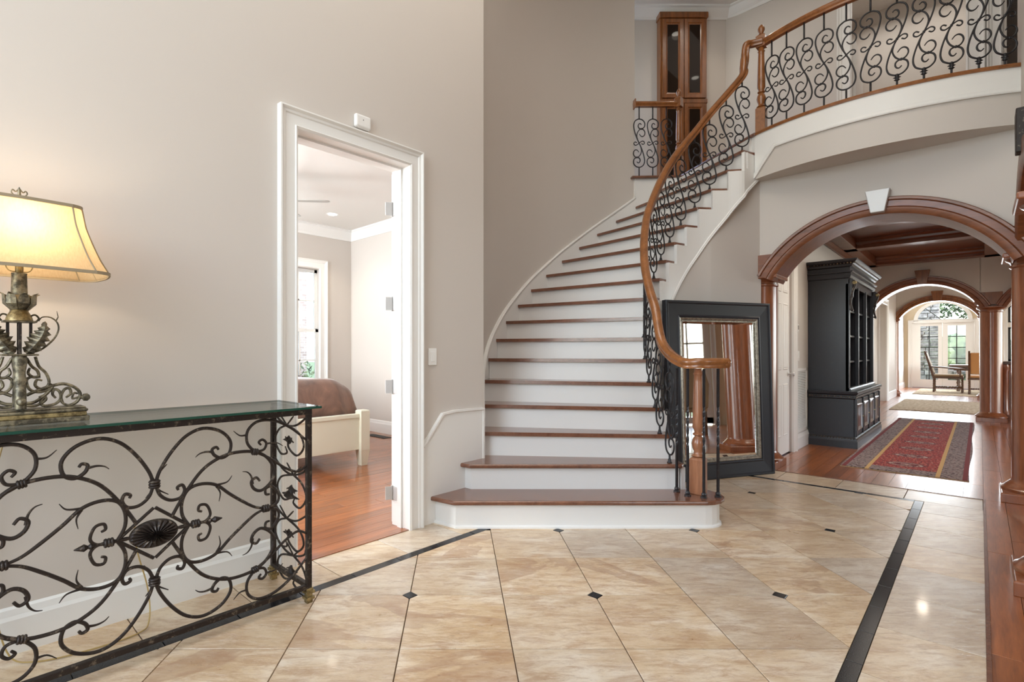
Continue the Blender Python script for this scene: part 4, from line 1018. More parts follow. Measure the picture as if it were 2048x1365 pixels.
# front and back bracket posts
for s in (1, -1):
    P = cr([(LX, LY-s*.018, LZ+.245), (LX, LY-s*.024, LZ+.19), (LX, LY-s*.026, LZ+.14), (LX, LY-s*.036, LZ+.11), (LX, LY-s*.04, LZ+.08), (LX, LY-s*.04, LZ+.055)], 4)
    MB().tube(P, [.019+.003*math.sin(i) if i < 8 else .017 for i in range(len(P))], 10).obj('bracket_post', PEWTER, LP, smooth=True)
    MB().lathe([(.016, 0), (.012, .01), (.015, .022), (.012, .034), (.003, .04)], (LX, LY-s*.046, LZ+.082), 10, axis=(0, -s, 0)).obj('ball_end', PEWTER, LP, smooth=True)
for sx in (1, -1):
    def sc_(pts, rr=.0052, nm='lamp_scroll'):
        P = cr([(LX+sx*x, LY, LZ+z) for x, z in pts], 5); n_ = len(P)
        MB().tube(P, [rr*(1 if i < n_*.8 else 1-.3*(i/(n_-1)-.8)/.2) for i in range(n_)], 7).obj(nm, PEWTER, LP, smooth=True)
    sc_([(.045, .24), (.055, .205), (.075, .18), (.085, .15), (.08, .13), (.06, .122), (.045, .135), (.05, .155), (.065, .152)])
    sc_([(.02, .235), (.035, .205), (.05, .19), (.055, .17), (.04, .165), (.025, .18), (.03, .2)])
    sc_([(.085, .14), (.095, .125), (.06, .11), (.03, .12), (.02, .15), (.03, .165), (.06, .165)])
    sc_([(.02, .10), (.05, .115), (.09, .13), (.13, .137), (.165, .12), (.18, .095), (.17, .068), (.145, .055), (.125, .065)], .006)
    sc_([(.02, .07), (.045, .075), (.075, .10), (.095, .125)], .006)
    sc_([(.02, .062), (.05, .062), (.075, .08), (.07, .095), (.055, .09)])
    sc_([(.075, .10), (.06, .07), (.075, .058), (.105, .065), (.12, .085), (.115, .11), (.1, .118), (.095, .1), (.105, .085)])
    sc_([(.125, .065), (.12, .09), (.13, .115), (.145, .12), (.15, .10), (.135, .085)])
    sc_([(.175, .085), (.155, .08), (.16, .1), (.172, .098)], .004)
    MB().lathe([(.006, 0), (.007, .01), (.014, .014), (.015, .026), (.008, .034), (.002, .036)], (LX+sx*.176, LY, LZ+.083), 10, axis=(sx, 0, 0)).obj('ball_end', PEWTER, LP, smooth=True)
    lfm = MB(); P0 = []
    # acanthus leaf: serrated blade with folded lobes
    n_ = 15
    for i in range(n_):
        t = i/(n_-1); cxx = .018+.052*math.sin(t*1.75); czz = .252+.115*t; wv = (.010+.026*math.sin(PI*min(1, t*1.05))**.8)*(1.25 if i % 2 else .72)*(1-.5*t)
        d = Vector((.052*1.75*math.cos(t*1.75), 0, .115)).normalized(); nn = Vector((d.z, 0, -d.x))
        c0 = Vector((LX+sx*cxx, LY-.02, LZ+czz))
        P0 += [c0+Vector((sx*nn.x, 0, nn.z))*-wv+Vector((0, .012, 0)), c0+Vector((0, -.008, 0)), c0+Vector((sx*nn.x, 0, nn.z))*wv+Vector((0, .012, .003))]
    lfm.add(P0, [(3*i+j, 3*i+j+1, 3*i+j+4, 3*i+j+3) for i in range(n_-1) for j in range(2)])
    o = lfm.obj('acanthus_leaf', PEWTER, LP, fix=False); o.modifiers.new('s', 'SOLIDIFY').thickness = .003
    P = cr([(LX+sx*x, LY, LZ+z) for x, z in ((.02, .25), (.06, .265), (.095, .30), (.112, .335), (.11, .365), (.09, .385), (.065, .385), (.055, .37))], 5)
    MB().tube(P, [.0042*(1-.5*i/len(P)) for i in range(len(P))], 6).obj('vine', PEWTER, LP, smooth=True)
    MB().tube([(LX+sx*.105, LY, LZ+.372), (LX+sx*.112, LY, LZ+.388), (LX+sx*.108, LY, LZ+.41)], [.003, .002, .0008], 5).obj('vine', PEWTER, LP)
    P = cr([(LX+sx*x, LY, LZ+z) for x, z in ((.03, .36), (.032, .385), (.045, .392), (.055, .38), (.048, .368))], 5)
    MB().tube(P, .0035, 6).obj('vine', PEWTER, LP, smooth=True)
lb(.052, .04, .243, .25, 'lower_plate', PEWTER)
for x, y in ((.032, .0), (-.032, .0), (0, -.024), (0, .024)): MB().box(LX+x-.0045, LY+y-.0045, LZ+.25, LX+x+.0045, LY+y+.0045, LZ+.362).obj('lamp_rod', BRONZE, LP)
lb(.048, .036, .362, .369, 'upper_plate', PEWTER)
MB().lathe([(.04, .369), (.036, .385), (.028, .40), (.026, .405), (.028, .408)], (LX, LY, LZ), 20).obj('bell', GILT, LP, smooth=True)
MB().lathe([(.022, .407), (.032, .415), (.042, .43), (.042, .445), (.036, .46)], (LX, LY, LZ), 20).obj('leaf_cup', PEWTER, LP, smooth=True)
for k in range(8):
    a = k*PI/4+.2; ca, sa = math.cos(a), math.sin(a); P0 = []
    for t, rr, w_ in ((.41, .026, .010), (.43, .044, .016), (.45, .045, .015), (.462, .047, .010), (.468, .058, .002)):
        for s in (-1, 0, 1): P0.append((LX+ca*(rr+(.003 if s == 0 else 0))-sa*s*w_, LY+sa*(rr+(.003 if s == 0 else 0))+ca*s*w_, LZ+t))
    o = MB().add(P0, [(3*i+j, 3*i+j+1, 3*i+j+4, 3*i+j+3) for i in range(4) for j in range(2)]).obj('cup_leaf', PEWTER, LP); o.modifiers.new('s', 'SOLIDIFY').thickness = .002
MB().lathe([(.023, .455), (.024, .47), (.022, .535), (.023, .54)], (LX, LY, LZ), 16).obj('candle_column', PEWTER, LP, smooth=True)
MB().lathe([(.009, .54), (.012, .545), (.012, .575), (.009, .58)], (LX, LY, LZ), 12).obj('socket', GILT, LP, smooth=True)
hp = cr([(LX+x, LY, LZ+z) for x, z in ((.01, .545), (.03, .55), (.04, .58), (.045, .66), (.03, .76), (0, .785), (-.03, .76), (-.045, .66), (-.04, .58), (-.03, .55), (-.01, .545))], 5)
MB().tube(hp, .0022, 6).obj('harp', GILT, LP, smooth=True)
MB().ball((LX, LY, LZ+.63), .03, .03, .04, 12, 8).obj('bulb', BULBE, LP, smooth=True)
pl = bpy.data.lights.new('lamp_bulb_light', 'POINT'); pl.energy = 3.4; pl.color = (1, .80, .56); pl.shadow_soft_size = .035
po = bpy.data.objects.new('lamp_bulb_light', pl); C.objects.link(po); po.location = (LX, LY, LZ+.69)
# shade: cut-corner oblong bell
def cutrect(a, b, c_, n_=3):
    pts = []
    base = [(a-c_, -b), (a, -b+c_), (a, b-c_), (a-c_, b), (-a+c_, b), (-a, b-c_), (-a, -b+c_), (-a+c_, -b)]
    for i in range(8):
        p, q = base[i], base[(i+1) % 8]
        for k in range(n_):
            t = k/n_; bul = .012*math.sin(PI*t)*(a/.27); m = Vector((p[0]+(q[0]-p[0])*t, p[1]+(q[1]-p[1])*t)); m += m.normalized()*bul; pts.append((m.x, m.y))
    return pts
rows = [(.548, .252, .158, .05), (.60, .226, .138, .045), (.66, .203, .122, .04), (.72, .184, .109, .036), (.775, .175, .102, .034), (.79, .172, .100, .033)]
vs = []; 
for z, a, b_, c_ in rows: vs += [(LX+x, LY+y, LZ+z) for x, y in cutrect(a, b_, c_, 4)]
n_ = 32; o = MB().add(vs, [(i*n_+k, i*n_+(k+1) % n_, (i+1)*n_+(k+1) % n_, (i+1)*n_+k) for i in range(5) for k in range(n_)]).obj('lamp_shade', LINEN, LP, smooth=True)
for z, a, b_, c_ in (rows[0], rows[-1]):
    P = [(LX+x, LY+y, LZ+z) for x, y in cutrect(a+.002, b_+.002, c_, 4)]
    MB().sweep([(-.003, -.005), (.003, -.005), (.003, .006), (-.003, .006)], P, closed=True).obj('shade_braid', BRAID, LP)
for k in range(8):
    P = [V3((LX, LY, LZ))+Vector((*[q*1.01 for q in cutrect(a, b_, c_, 4)[4*k]], z)) for z, a, b_, c_ in rows]
    MB().tube(cr(P, 3), .0028, 5).obj('shade_rib', BRAID, LP)
fi = MB().lathe([(.004, .785), (.006, .80), (.003, .81), (.006, .82), (.004, .84), (.001, .85)], (LX, LY, LZ), 10)
for s in (1, -1): fi.tube(cr([(LX, LY, LZ+.80), (LX+s*.012, LY, LZ+.815), (LX+s*.022, LY, LZ+.828), (LX+s*.018, LY, LZ+.838), (LX+s*.010, LY, LZ+.832), (LX, LY, LZ+.845)], 4), .0025, 6)
fi.obj('finial', PEWTER, LP, smooth=True)

# ---------------------------------------------------------------- leaning mirror
bl0 = Vector((*cv(1.905, 4.735), 0)); br0 = Vector((*cv(3.09, 5.13), 0))
ax = (br0-bl0).normalized(); W_ = (br0-bl0).length; bkd = Vector((-ax.y, ax.x, 0))
if bkd.dot(Vector((1, 1, 0))) < 0: bkd = -bkd
lean = .034; upv = (Vector((0, 0, 1))+bkd*lean).normalized(); nf = ax.cross(upv); 
if nf.dot(bkd) > 0: nf = -nf
HM = 1.665
MR = thing('floor_mirror', 'tall mirror in wide black frame leaning against the under-stair wall', 'mirror', tuple((bl0+br0)/2))
def mp_(s, h_, d=0): return bl0+ax*s+upv*h_+nf*d
def frame(w0, w1, prof, nm, m, **kw):
    """mitred frame; w = inset of outer edge; prof=[(inset,depth)]"""
    n_ = len(prof); vs = []
    for cs, ch in ((0, 0), (1, 0), (1, 1), (0, 1)):
        for a, d in prof:
            s = a if cs == 0 else W_-a; h_ = a if ch == 0 else HM-a; vs.append(mp_(s, h_, d))
    fs = [(i*n_+k, i*n_+(k+1) % n_, ((i+1) % 4)*n_+(k+1) % n_, ((i+1) % 4)*n_+k) for i in range(4) for k in range(n_)]
    return MB().add(vs, fs).obj(nm, m, MR, **kw)
frame(0, 0, [(0, -.02), (0, .03), (.006, .036), (.02, .036), (.03, .028), (.13, .024), (.142, .03), (.155, .024), (.155, -.02)], 'outer_frame', BLACKF)
frame(0, 0, [(.155, -.015), (.155, .02), (.162, .028), (.176, .02), (.18, .013), (.192, .012), (.192, -.015)], 'inner_frame', SILVER)
bd = MB(); step = .0145
def beads(p0, p1):
    L_ = (p1-p0).length; c_ = int(L_/step)
    for i in range(c_): q = p0+(p1-p0)*((i+.5)/c_); bd.ball(q, .0055, n=5, m=3)
a_ = .186
for s0, h0, s1, h1 in ((a_, a_, W_-a_, a_), (a_, HM-a_, W_-a_, HM-a_), (a_, a_, a_, HM-a_), (W_-a_, a_, W_-a_, HM-a_)): beads(mp_(s0, h0, .017), mp_(s1, h1, .017))
tag(bd.obj('beading', SILVER, MR), kind='stuff')
gl = MB(); i0, i1 = .190, .214
o4 = [mp_(i0, i0, .004), mp_(W_-i0, i0, .004), mp_(W_-i0, HM-i0, .004), mp_(i0, HM-i0, .004)]; n4 = [mp_(i1, i1, .007), mp_(W_-i1, i1, .007), mp_(W_-i1, HM-i1, .007), mp_(i1, HM-i1, .007)]
gl.add(o4+n4, [(0, 1, 5, 4), (1, 2, 6, 5), (2, 3, 7, 6), (3, 0, 4, 7), (4, 5, 6, 7)])
gl.obj('mirror_glass', MIRROR, MR, fix=False)
gl2 = MB().add([mp_(.15, .15, -.018), mp_(W_-.15, .15, -.018), mp_(W_-.15, HM-.15, -.018), mp_(.15, HM-.15, -.018)], [(0, 1, 2, 3)]).obj('back_board', BLACKF, MR)

# ---------------------------------------------------------------- hall
hl = MB(); hl.box(6.35, 1.58, 0, 6.50, 1.73, 2.95).box(7.19, 1.58, 0, 12.6, 1.73, 2.95).box(6.50, 1.58, 2.25, 7.19, 1.73, 2.95)
hl.box(6.05, 1.85, 0, 6.35, 2.0, 2.95)
struct('wall_hall_left', hl, WALL)
d2 = setting('door_2', (6.85, 1.6, 0))
casing('door_casing', 'v', 1.58, 6.50, 7.19, 2.25, 0, -1, .10, WHITE, d2)
lf2 = MB().box(6.51, 1.60, .01, 7.18, 1.64, 2.24).obj('door_leaf', WHITE, d2)
for a0, a1 in ((6.60, 6.80), (6.88, 7.08)):
    for z0, z1 in ((.22, .82), (.98, 1.75), (1.87, 2.12)):
        P = []
        pr = [(0, 0), (.012, .008), (.02, .003), (.035, .007), (.04, .006)]
        mb = MB(); vs = []
        for (sx_, sz_) in ((0, 0), (1, 0), (1, 1), (0, 1)):
            for a, b_ in pr: vs.append(((a0+a) if not sx_ else (a1-a), 1.60-b_, (z0+a) if not sz_ else (z1-a)))
        mb.add(vs, [(i*5+k, i*5+k+1, ((i+1) % 4)*5+k+1, ((i+1) % 4)*5+k) for i in range(4) for k in range(4)]+[(4, 9, 14, 19)]).obj('door_panel', WHITE, lf2)
kb = MB().lathe([(.028, 0), (.028, .006), (.01, .01), (.01, .03), (.024, .04), (.028, .055), (.02, .068), (.002, .07)], (7.11, 1.60, .93), 16, axis=(0, -1, 0)); kb.obj('door_knob', CHROME, lf2, smooth=True)
baseboard('baseboard_hall', [(7.30, 1.58), (12.6, 1.58)])
th = thing('thermostat', 'small round-cornered thermostat on the hall wall left of the black cabinet', 'thermostat', (7.40, 1.58, 1.48))
MB().box(7.36, 1.562, 1.435, 7.46, 1.581, 1.525).obj('thermostat_case', PLASTIC, th, bevel=.006)
MB().box(7.375, 1.559, 1.46, 7.445, 1.563, 1.51).obj('display', mat('display_grey', srgb(130, 120, 108), .3), th)
s2 = thing('light_switch', 'white double light switch on the hall wall beside the black cabinet', 'switch', (7.47, 1.58, 1.14))
MB().box(7.41, 1.572, 1.08, 7.53, 1.581, 1.20).obj('switch_plate', PLASTIC, s2, bevel=.003)
for q in (7.43, 7.48): MB().box(q, 1.566, 1.105, q+.03, 1.573, 1.175).obj('rocker', PLASTIC, s2, bevel=.002)
rg = thing('return_air_grille', 'tall white louvred return air grille low on the hall wall', 'vent', (7.63, 1.58, .19))
MB().box(7.345, 1.568, .2, 7.385, 1.581, .985).box(7.875, 1.568, .2, 7.915, 1.581, .985).box(7.345, 1.568, .2, 7.915, 1.581, .235).box(7.345, 1.568, .95, 7.915, 1.581, .985).obj('grille_frame', WHITE, rg)
lm = MB().box(7.385, -.0, 0, 7.875, .004, .012); lm_me = None
for k in range(34):
    z = .24+k*.021
    o = MB().add([(7.385, 1.580, z+.012), (7.875, 1.580, z+.012), (7.875, 1.570, z), (7.385, 1.570, z), (7.385, 1.580, z+.009), (7.875, 1.580, z+.009), (7.875, 1.570, z-.003), (7.385, 1.570, z-.003)], [(0, 1, 2, 3), (7, 6, 5, 4), (2, 1, 5, 6), (3, 7, 4, 0), (3, 2, 6, 7)]).obj('louvre', WHITE, rg, fix=False)
MB().box(7.385, 1.5795, .235, 7.875, 1.5798, .95).obj('filter', mat('filter_grey', srgb(110, 104, 98), .9), rg)

# hall ceiling: coffered cherry beams
ch = MB().box(6.35, -3.0, 2.93, 12.6, 1.73, 3.0)
struct('ceiling_hall', ch, CHERRYH)
for i, u_ in enumerate((6.48, 8.35, 10.25, 12.42)):
    mb = MB(); wd = .13
    mb.box(u_-wd, -3.0, 2.79, u_+wd, 1.58, 2.935)
    bm_ = tag(mb.obj('ceiling_beam', CHERRYH, bevel=.006), kind='structure')
    for s in (-1, 1):
        MB().sweep([(0, 0), (.03*s, .02), (.035*s, .05), (.07*s, .08), (.07*s, .1), (0, .1)], [(u_+s*wd, -3.0, 2.835), (u_+s*wd, 1.57, 2.835)] if s > 0 else [(u_+s*wd, -3.0, 2.835), (u_+s*wd, 1.57, 2.835)]).obj('beam_moulding', CHERRYH, bm_)
mb = MB().box(6.35, 1.36, 2.79, 12.6, 1.575, 2.935); tag(mb.obj('ceiling_beam', CHERRYH, bevel=.006), kind='structure')
mb = MB().box(6.35, -.28, 2.79, 12.6, -.05, 2.935); tag(mb.obj('ceiling_beam', CHERRYH, bevel=.006), kind='structure')
for s0, s1, nm in (((6.36, 1.575), (12.6, 1.575), 'trim_9'),):
    struct(nm, MB().sweep([(0, 0), (.02, 0), (.03, .03), (.05, .06), (.05, .075), (0, .075)], [(*s0, 2.72), (*s1, 2.72)]), CHERRYH)
for u_, nm in ((6.95, 'recessed light in the first ceiling coffer of the hall'), (8.75, 'recessed light in the second ceiling coffer of the hall'), (11.15, 'recessed light in the third ceiling coffer of the hall')):
    canlight(u_, .65, 2.93, nm, 40 if u_ < 10 else 34, wide=2.2 if u_ < 10 else 2.75)
# second arch wall
w3 = MB(); arch_band(w3, 'u', 12.6, 12.95, .0, 1.80, .735, .74, 1.99, .45, 3.1); arch_band(w3, 'u', 12.6, 12.95, -1.95, .0, -1.05, .74, 1.99, .45, 3.1)
w3.box(12.6, 1.475, 0, 12.95, 1.80, 1.99)
struct('wall_second_arch', w3, WALL)
A3 = thing('archway_surround', 'moulded cherry arch with wooden keystone midway down the hall', 'archway', (12.6, .735, 2))
mb = MB(); ring(mb, 'u', 12.6, 12.95, .735, .73, 1.99, .44, .12); mb.obj('arch_moulding', CHERRYH, A3, smooth=True)
keystone(A3, 'u', 12.53, 12.601, .735, 2.42, 2.66, .065, .105, HONEY)
MB().box(12.585, -.27, 1.99, 12.603, .07, 2.2).obj('spandrel_panel', HONEY, A3)
A4 = thing('archway_surround', 'partly hidden cherry arch right of the second archway, above the bar', 'archway', (12.6, -1.05, 2))
mb = MB(); ring(mb, 'u', 12.6, 12.95, -1.05, .73, 1.99, .44, .12); mb.obj('arch_moulding', CHERRYH, A4, smooth=True)
# room beyond
w5 = MB(); w5.box(12.95, 1.60, 0, 14.7, 1.75, 3.1).box(14.7, 1.60, 2.3, 16.2, 1.75, 3.1).box(16.2, 1.60, 0, 18.4, 1.75, 3.1).box(18.4, 1.80, 0, 23.0, 1.95, 3.1)
struct('wall_far_left', w5, WALL)
struct('baseboard_far', MB().sweep(BASEP, [(16.35, 1.60, 0), (18.3, 1.60, 0)]).sweep(BASEP, [(18.6, 1.80, 0), (23.0, 1.80, 0)]), WHITE)
casing('trim_10', 'v', 1.60, 14.8, 16.2, 2.3, 0, -1, .14)
w6 = MB(); arch_band(w6, 'u', 18.3, 18.55, -.2, 1.80, .78, .78, 2.08, .46, 3.1); arch_band(w6, 'u', 18.3, 18.55, -2.0, -.2, -1.1, .74, 2.08, .46, 3.1)
struct('wall_third_arch', w6, WALL)
A5 = thing('archway_surround', 'small distant cherry arch with keystone before the dining area', 'archway', (18.3, .78, 2.08))
mb = MB(); ring(mb, 'u', 18.3, 18.55, .78, .77, 2.08, .45, .13); mb.obj('arch_moulding', HONEY, A5, smooth=True)
keystone(A5, 'u', 18.22, 18.301, .78, 2.5, 2.76, .075, .12, HONEY)
struct('ceiling_far', MB().box(12.6, -7, 3.1, 23.2, 2, 3.2).box(6.35, -7.1, 3.0, 12.6, -3.0, 3.1).box(-3.15, -4.65, 3.0, 6.35, -.5, 3.1), CEIL)
struct('trim_11', MB().box(14.8, 1.75, 0, 16.2, 1.78, 2.3), WHITE)
# far wall with french doors and arched transom
w7 = MB(); w7.box(23, 1.61, 0, 23.2, 1.95, 3.1).box(23, -.60, 0, 23.2, .11, 3.1)
arch_band(w7, 'u', 23, 23.2, .11, 1.61, .86, .66, 2.2, .62, 3.1)
w7.box(23, -7, 0, 23.2, -2.6, 3.1).box(23, -2.6, 2.6, 23.2, -.6, 3.1).box(23, -2.6, 0, 23.2, -.6, .9)
struct('wall_far', w7, FAR)
d3 = setting('door_3', (23, .86, 0))
for a0, a1, g0, g1, nm in ((.86, 1.60, .96, 1.39, 'l'), (.12, .855, .32, .73, 'r')):
    mb = MB(); mb.box(23.0, a0, 0.02, 23.05, g0, 2.14).box(23.0, g1, .02, 23.05, a1, 2.14).box(23.0, g0, .02, 23.05, g1, .28).box(23.0, g0, 2.03, 23.05, g1, 2.14)
    lf_ = mb.obj('door_leaf', WHITE, d3)
    mb = MB(); m_ = (g0+g1)/2; mb.box(23.0, m_-.012, .28, 23.045, m_+.012, 2.03)
    for k in range(1, 5): z = .28+1.75*k/5; mb.box(23.0, g0, z-.011, 23.045, g1, z+.011)
    mb.obj('glazing_bar', DARKM, lf_)
    MB().box(23.02, g0, .28, 23.024, g1, 2.03).obj('pane', GLASS, lf_)
casing('door_casing', 'u', 23.0, .12, 1.60, 2.14, 0, -1, .1, WHITE, d3)
w8 = setting('window_3', (23, .86, 2.2))
mb = MB()
N = 24; vs = []
for i in range(N+1):
    t = PI*i/N
    for rr, d in ((.60, 22.95), (.70, 22.95), (.70, 23.05), (.60, 23.05)): vs.append((d, .86-rr*math.cos(t), 2.2+rr*.93*math.sin(t)))
mb.add(vs, [(4*i+j, 4*i+(j+1) % 4, 4*i+4+(j+1) % 4, 4*i+4+j) for i in range(N) for j in range(4)]); mb.box(22.95, .16, 2.13, 23.05, 1.56, 2.21); mb.obj('window_frame', WHITE, w8)
mb = MB()
for a in (PI/2-.75, PI/2+.75): mb.obox((23.02, .86-.32*math.cos(a), 2.2+.30*math.sin(a)), (0, -math.cos(a), .93*math.sin(a)), (1, 0, 0), (0, math.sin(a), math.cos(a)), .30, .012, .010)
mb.obj('glazing_bar', DARKM, w8)
MB().add([(23.02, .86, 2.2)]+[(23.02, .86-.61*math.cos(PI*i/20), 2.2+.57*math.sin(PI*i/20)) for i in range(21)], [(0, i+1, i+2) for i in range(20)]).obj('pane', GLASS, w8)
w9 = setting('window_4', (23, -1.6, 1.8))
mb = MB(); sash(mb, 'u', 23.02, 23.06, -2.6, -.6, .9, 1.95, 4, 2, .06, .03); sash(mb, 'u', 23.02, 23.06, -2.6, -.6, 2.05, 2.6, 4, 1, .06, .03); mb.obj('sash', DARKM, w9)
MB().box(23.0, -2.6, 1.93, 23.08, -.6, 2.08).obj('window_rail', WHITE, w9)
MB().box(23.04, -2.55, .95, 23.044, -.65, 2.55).obj('pane', GLASS, w9)
casing('window_casing', 'u', 23.0, -2.6, -.6, 2.6, .9, -1, .1, WHITE, w9)
# great room side wall with large windows
w10 = MB(); w10.box(8.6, -7.1, 0, 23, -6.95, .7).box(8.6, -7.1, 2.8, 23, -6.95, 3.1)
for u_ in (8.6, 10, 13.5, 17, 20.5, 22.7): w10.box(u_, -7.1, .7, u_+.5, -6.95, 2.8)
struct('wall_great_room', w10, FAR)
struct('floor_great_room', MB().box(5.947, -7.1, -.1, 24, -3, -.002), FLOORW)

# kitchen bar
KB = thing('kitchen_bar', 'cherry panelled kitchen bar with dark counter right of the far column', 'bar counter', (13.3, -1.2, 0))
MB().box(13.15, -2.3, .0, 13.5, -.24, .97).obj('bar_body', CHERRY, KB)
MB().box(13.05, -2.4, .97, 13.6, -.18, 1.02).obj('bar_top', OAKTABLE, KB, bevel=.008)
MB().box(13.12, -2.3, .0, 13.5, -.22, .1).obj('bar_plinth', CHERRY, KB, bevel=.006)
for a in (-.62, -1.25, -1.9):
    P = [(a-.24, .2), (a+.24, .2), (a+.24, .70), (a+.17, .82), (a-.17, .82), (a-.24, .70)]
    vs = [(13.15, y, z) for y, z in P]+[(13.128, a+(y-a)*.92, .51+(z-.51)*.92) for y, z in P]
    MB().add(vs, [tuple(range(6, 12))]+[(i, (i+1) % 6, 6+(i+1) % 6, 6+i) for i in range(6)]).obj('bar_panel', CHERRY, KB)
MB().lathe([(.06, .1), (.07, .14), (.05, .2), (.05, .85), (.07, .9), (.06, .97)], (13.1, -.30, 0), 16).obj('bar_pilaster', CHERRY, KB, smooth=True)

# ---------------------------------------------------------------- tall black cabinet
CB = thing('display_cabinet', 'tall black carved bookcase cabinet with gilded corbels in the hall', 'cabinet', (9.05, 1.34, 0))
U0, U1, VF, VB = 7.98, 10.12, 1.085, 1.575
MB().box(U0+.01, VF+.01, .09, U1-.01, VB, .64).obj('lower_case', BLACKW, CB, bevel=.004)
def ledge(z0, z1, pr, nm, m, vb=VB):
    mb = MB(); path = [(U1, vb, 0), (U1, VF, 0), (U0, VF, 0), (U0, vb, 0)]
    vs = []; n_ = len(pr)
    for (x, y, _), (nx_, ny_) in zip(path, ((1, 0), (1, -1), (-1, -1), (-1, 0))):
        for a, z in pr: vs.append((x+nx_*a, y+ny_*a, z))
    fs = [(i*n_+k, i*n_+(k+1) % n_, (i+1)*n_+(k+1) % n_, (i+1)*n_+k) for i in range(3) for k in range(n_)]+[tuple(range(n_)), tuple(range(3*n_, 4*n_))]
    return mb.add(vs, fs).obj(nm, m, CB)
ledge(0, 0, [(-.05, 0), (.03, 0), (.03, .08), (.022, .1), (.018, .12), (.004, .135), (-.05, .135)], 'base_moulding', BLACKW)
ledge(0, 0, [(-.05, .6), (.0, .6), (.012, .615), (.012, .65), (.03, .665), (.035, .69), (-.05, .69)], 'waist_moulding', BLACKW)
MB().box(U0-.03, VF-.03, .688, U1+.03, VB, .70).obj('counter', BLACKW, CB, bevel=.004)
def carved(z, vfront, uu0, uu1, nm='carved_band', m=None):
    mb = MB(); k = uu0
    while k < uu1: mb.ball((k, vfront, z), .012, .008, .01, 5, 3); k += .03
    k = vfront
    while k < VB: mb.ball((uu0, k, z), .008, .012, .01, 5, 3); k += .03
    tag(mb.obj(nm, m or GILT, CB), kind='stuff')
CARV = iron_mat('worn_carving', srgb(44, 36, 30), srgb(128, 104, 68), .1, .4, .48)
carved(.633, VF-.014, U0-.014, U1, 'carved_band', CARV); carved(.118, VF-.022, U0-.022, U1, 'carved_band', CARV)
nd = 4
for i in range(nd):
    a0 = U0+.06+i*(U1-U0-.08)/nd; a1 = a0+(U1-U0-.08)/nd-.05
    o = MB().box(a0, VF-.004, .15, a1, VF+.02, .59).obj('cabinet_door', BLACKW, CB, bevel=.004)
    mb = MB(); pr = [(.0, 0), (.012, .012), (.03, .006), (.05, .001)]; vs = []
    for sx_, sz_ in ((0, 0), (1, 0), (1, 1), (0, 1)):
        for a, b_ in pr: vs.append(((a0+.05+a) if not sx_ else (a1-.05-a), VF-.004-b_, (.2+a) if not sz_ else (.54-a)))
    mb.add(vs, [(q*4+k, q*4+k+1, ((q+1) % 4)*4+k+1, ((q+1) % 4)*4+k) for q in range(4) for k in range(3)]+[(3, 7, 11, 15)]).obj('raised_panel', PANELD, o)
    MB().ball((a1-.02, VF-.016, .36), .01).obj('knob', GILT, o, smooth=True)
for i in range(nd+1):
    a0 = U0+.03+i*(U1-U0-.08)/nd; MB().box(a0-.012, VF-.018, .14, a0+.018, VF+.01, .6).obj('pilaster', BLACKW, CB, bevel=.004)
# upper case
VU = 1.155; x0, x1 = U0+.03, U1-.03
MB().box(x0, VU, .70, x0+.03, VB, 2.12).obj('side_panel', BLACKW, CB)
MB().box(x1-.03, VU, .70, x1, VB, 2.12).obj('side_panel', BLACKW, CB)
MB().box(x0+.03, VB-.015, .70, x1-.03, VB-.001, 2.12).obj('back_panel', BLACKW, CB)
MB().box(x0+.003, VU+.002, 2.02, x1-.003, VB-.003, 2.14).obj('upper_rail', BLACKW, CB)
for i, a in enumerate((x0, x0+.69, x0+1.36, x1-.05)): MB().box(a, VU-.012, .70, a+.05, VU+.03, 2.04).obj('stile', BLACKW, CB, bevel=.004)
for a in (x0+.70, x0+1.38): MB().box(a, VU+.03, .70, a+.02, VB-.015, 2.02).obj('divider', BLACKW, CB)
for z in (1.05, 1.38, 1.70): MB().box(x0+.03, VU+.03, z, x1-.03, VB-.015, z+.022).obj('shelf', BLACKW, CB)
mb = MB(); pr = [(-.01, 2.10), (.02, 2.11), (.03, 2.14), (.028, 2.17), (.045, 2.175), (.05, 2.19), (.02, 2.195), (.02, 2.24), (.04, 2.25), (.05, 2.275), (.085, 2.30), (.1, 2.32), (.1, 2.335), (-.01, 2.335)]
vs = []; n_ = len(pr)
for (x, y), (nx_, ny_) in zip(((x1, VB), (x1, VU), (x0, VU), (x0, VB)), ((1, 0), (1, -1), (-1, -1), (-1, 0))):
    for a, z in pr: vs.append((x+nx_*a, y+ny_*a, z))
mb.add(vs, [(i*n_+k, i*n_+(k+1) % n_, (i+1)*n_+(k+1) % n_, (i+1)*n_+k) for i in range(3) for k in range(n_)]+[tuple(range(n_)), tuple(range(3*n_, 4*n_))]); mb.obj('crown', BLACKW, CB)
MB().box(x0+.004, VU+.004, 2.13, x1-.004, VB-.004, 2.325).obj('frieze', BLACKW, CB)
mb = MB(); k = x0-.07
while k < x1+.07: mb.ball((k, VU-.078, 2.285), .012, .008, .012, 5, 3); k += .034
k = VU-.07
while k < VB: mb.ball((x0-.078, k, 2.285), .008, .012, .012, 5, 3); k += .034
tag(mb.obj('carved_band', CARV, CB), kind='stuff')
MB().sweep([(-.02, 0), (.03, 0), (.03, .02), (.015, .035), (-.02, .04)], [(x0, VU, .70), (x1, VU, .70)]).obj('upper_base_moulding', BLACKW, CB)
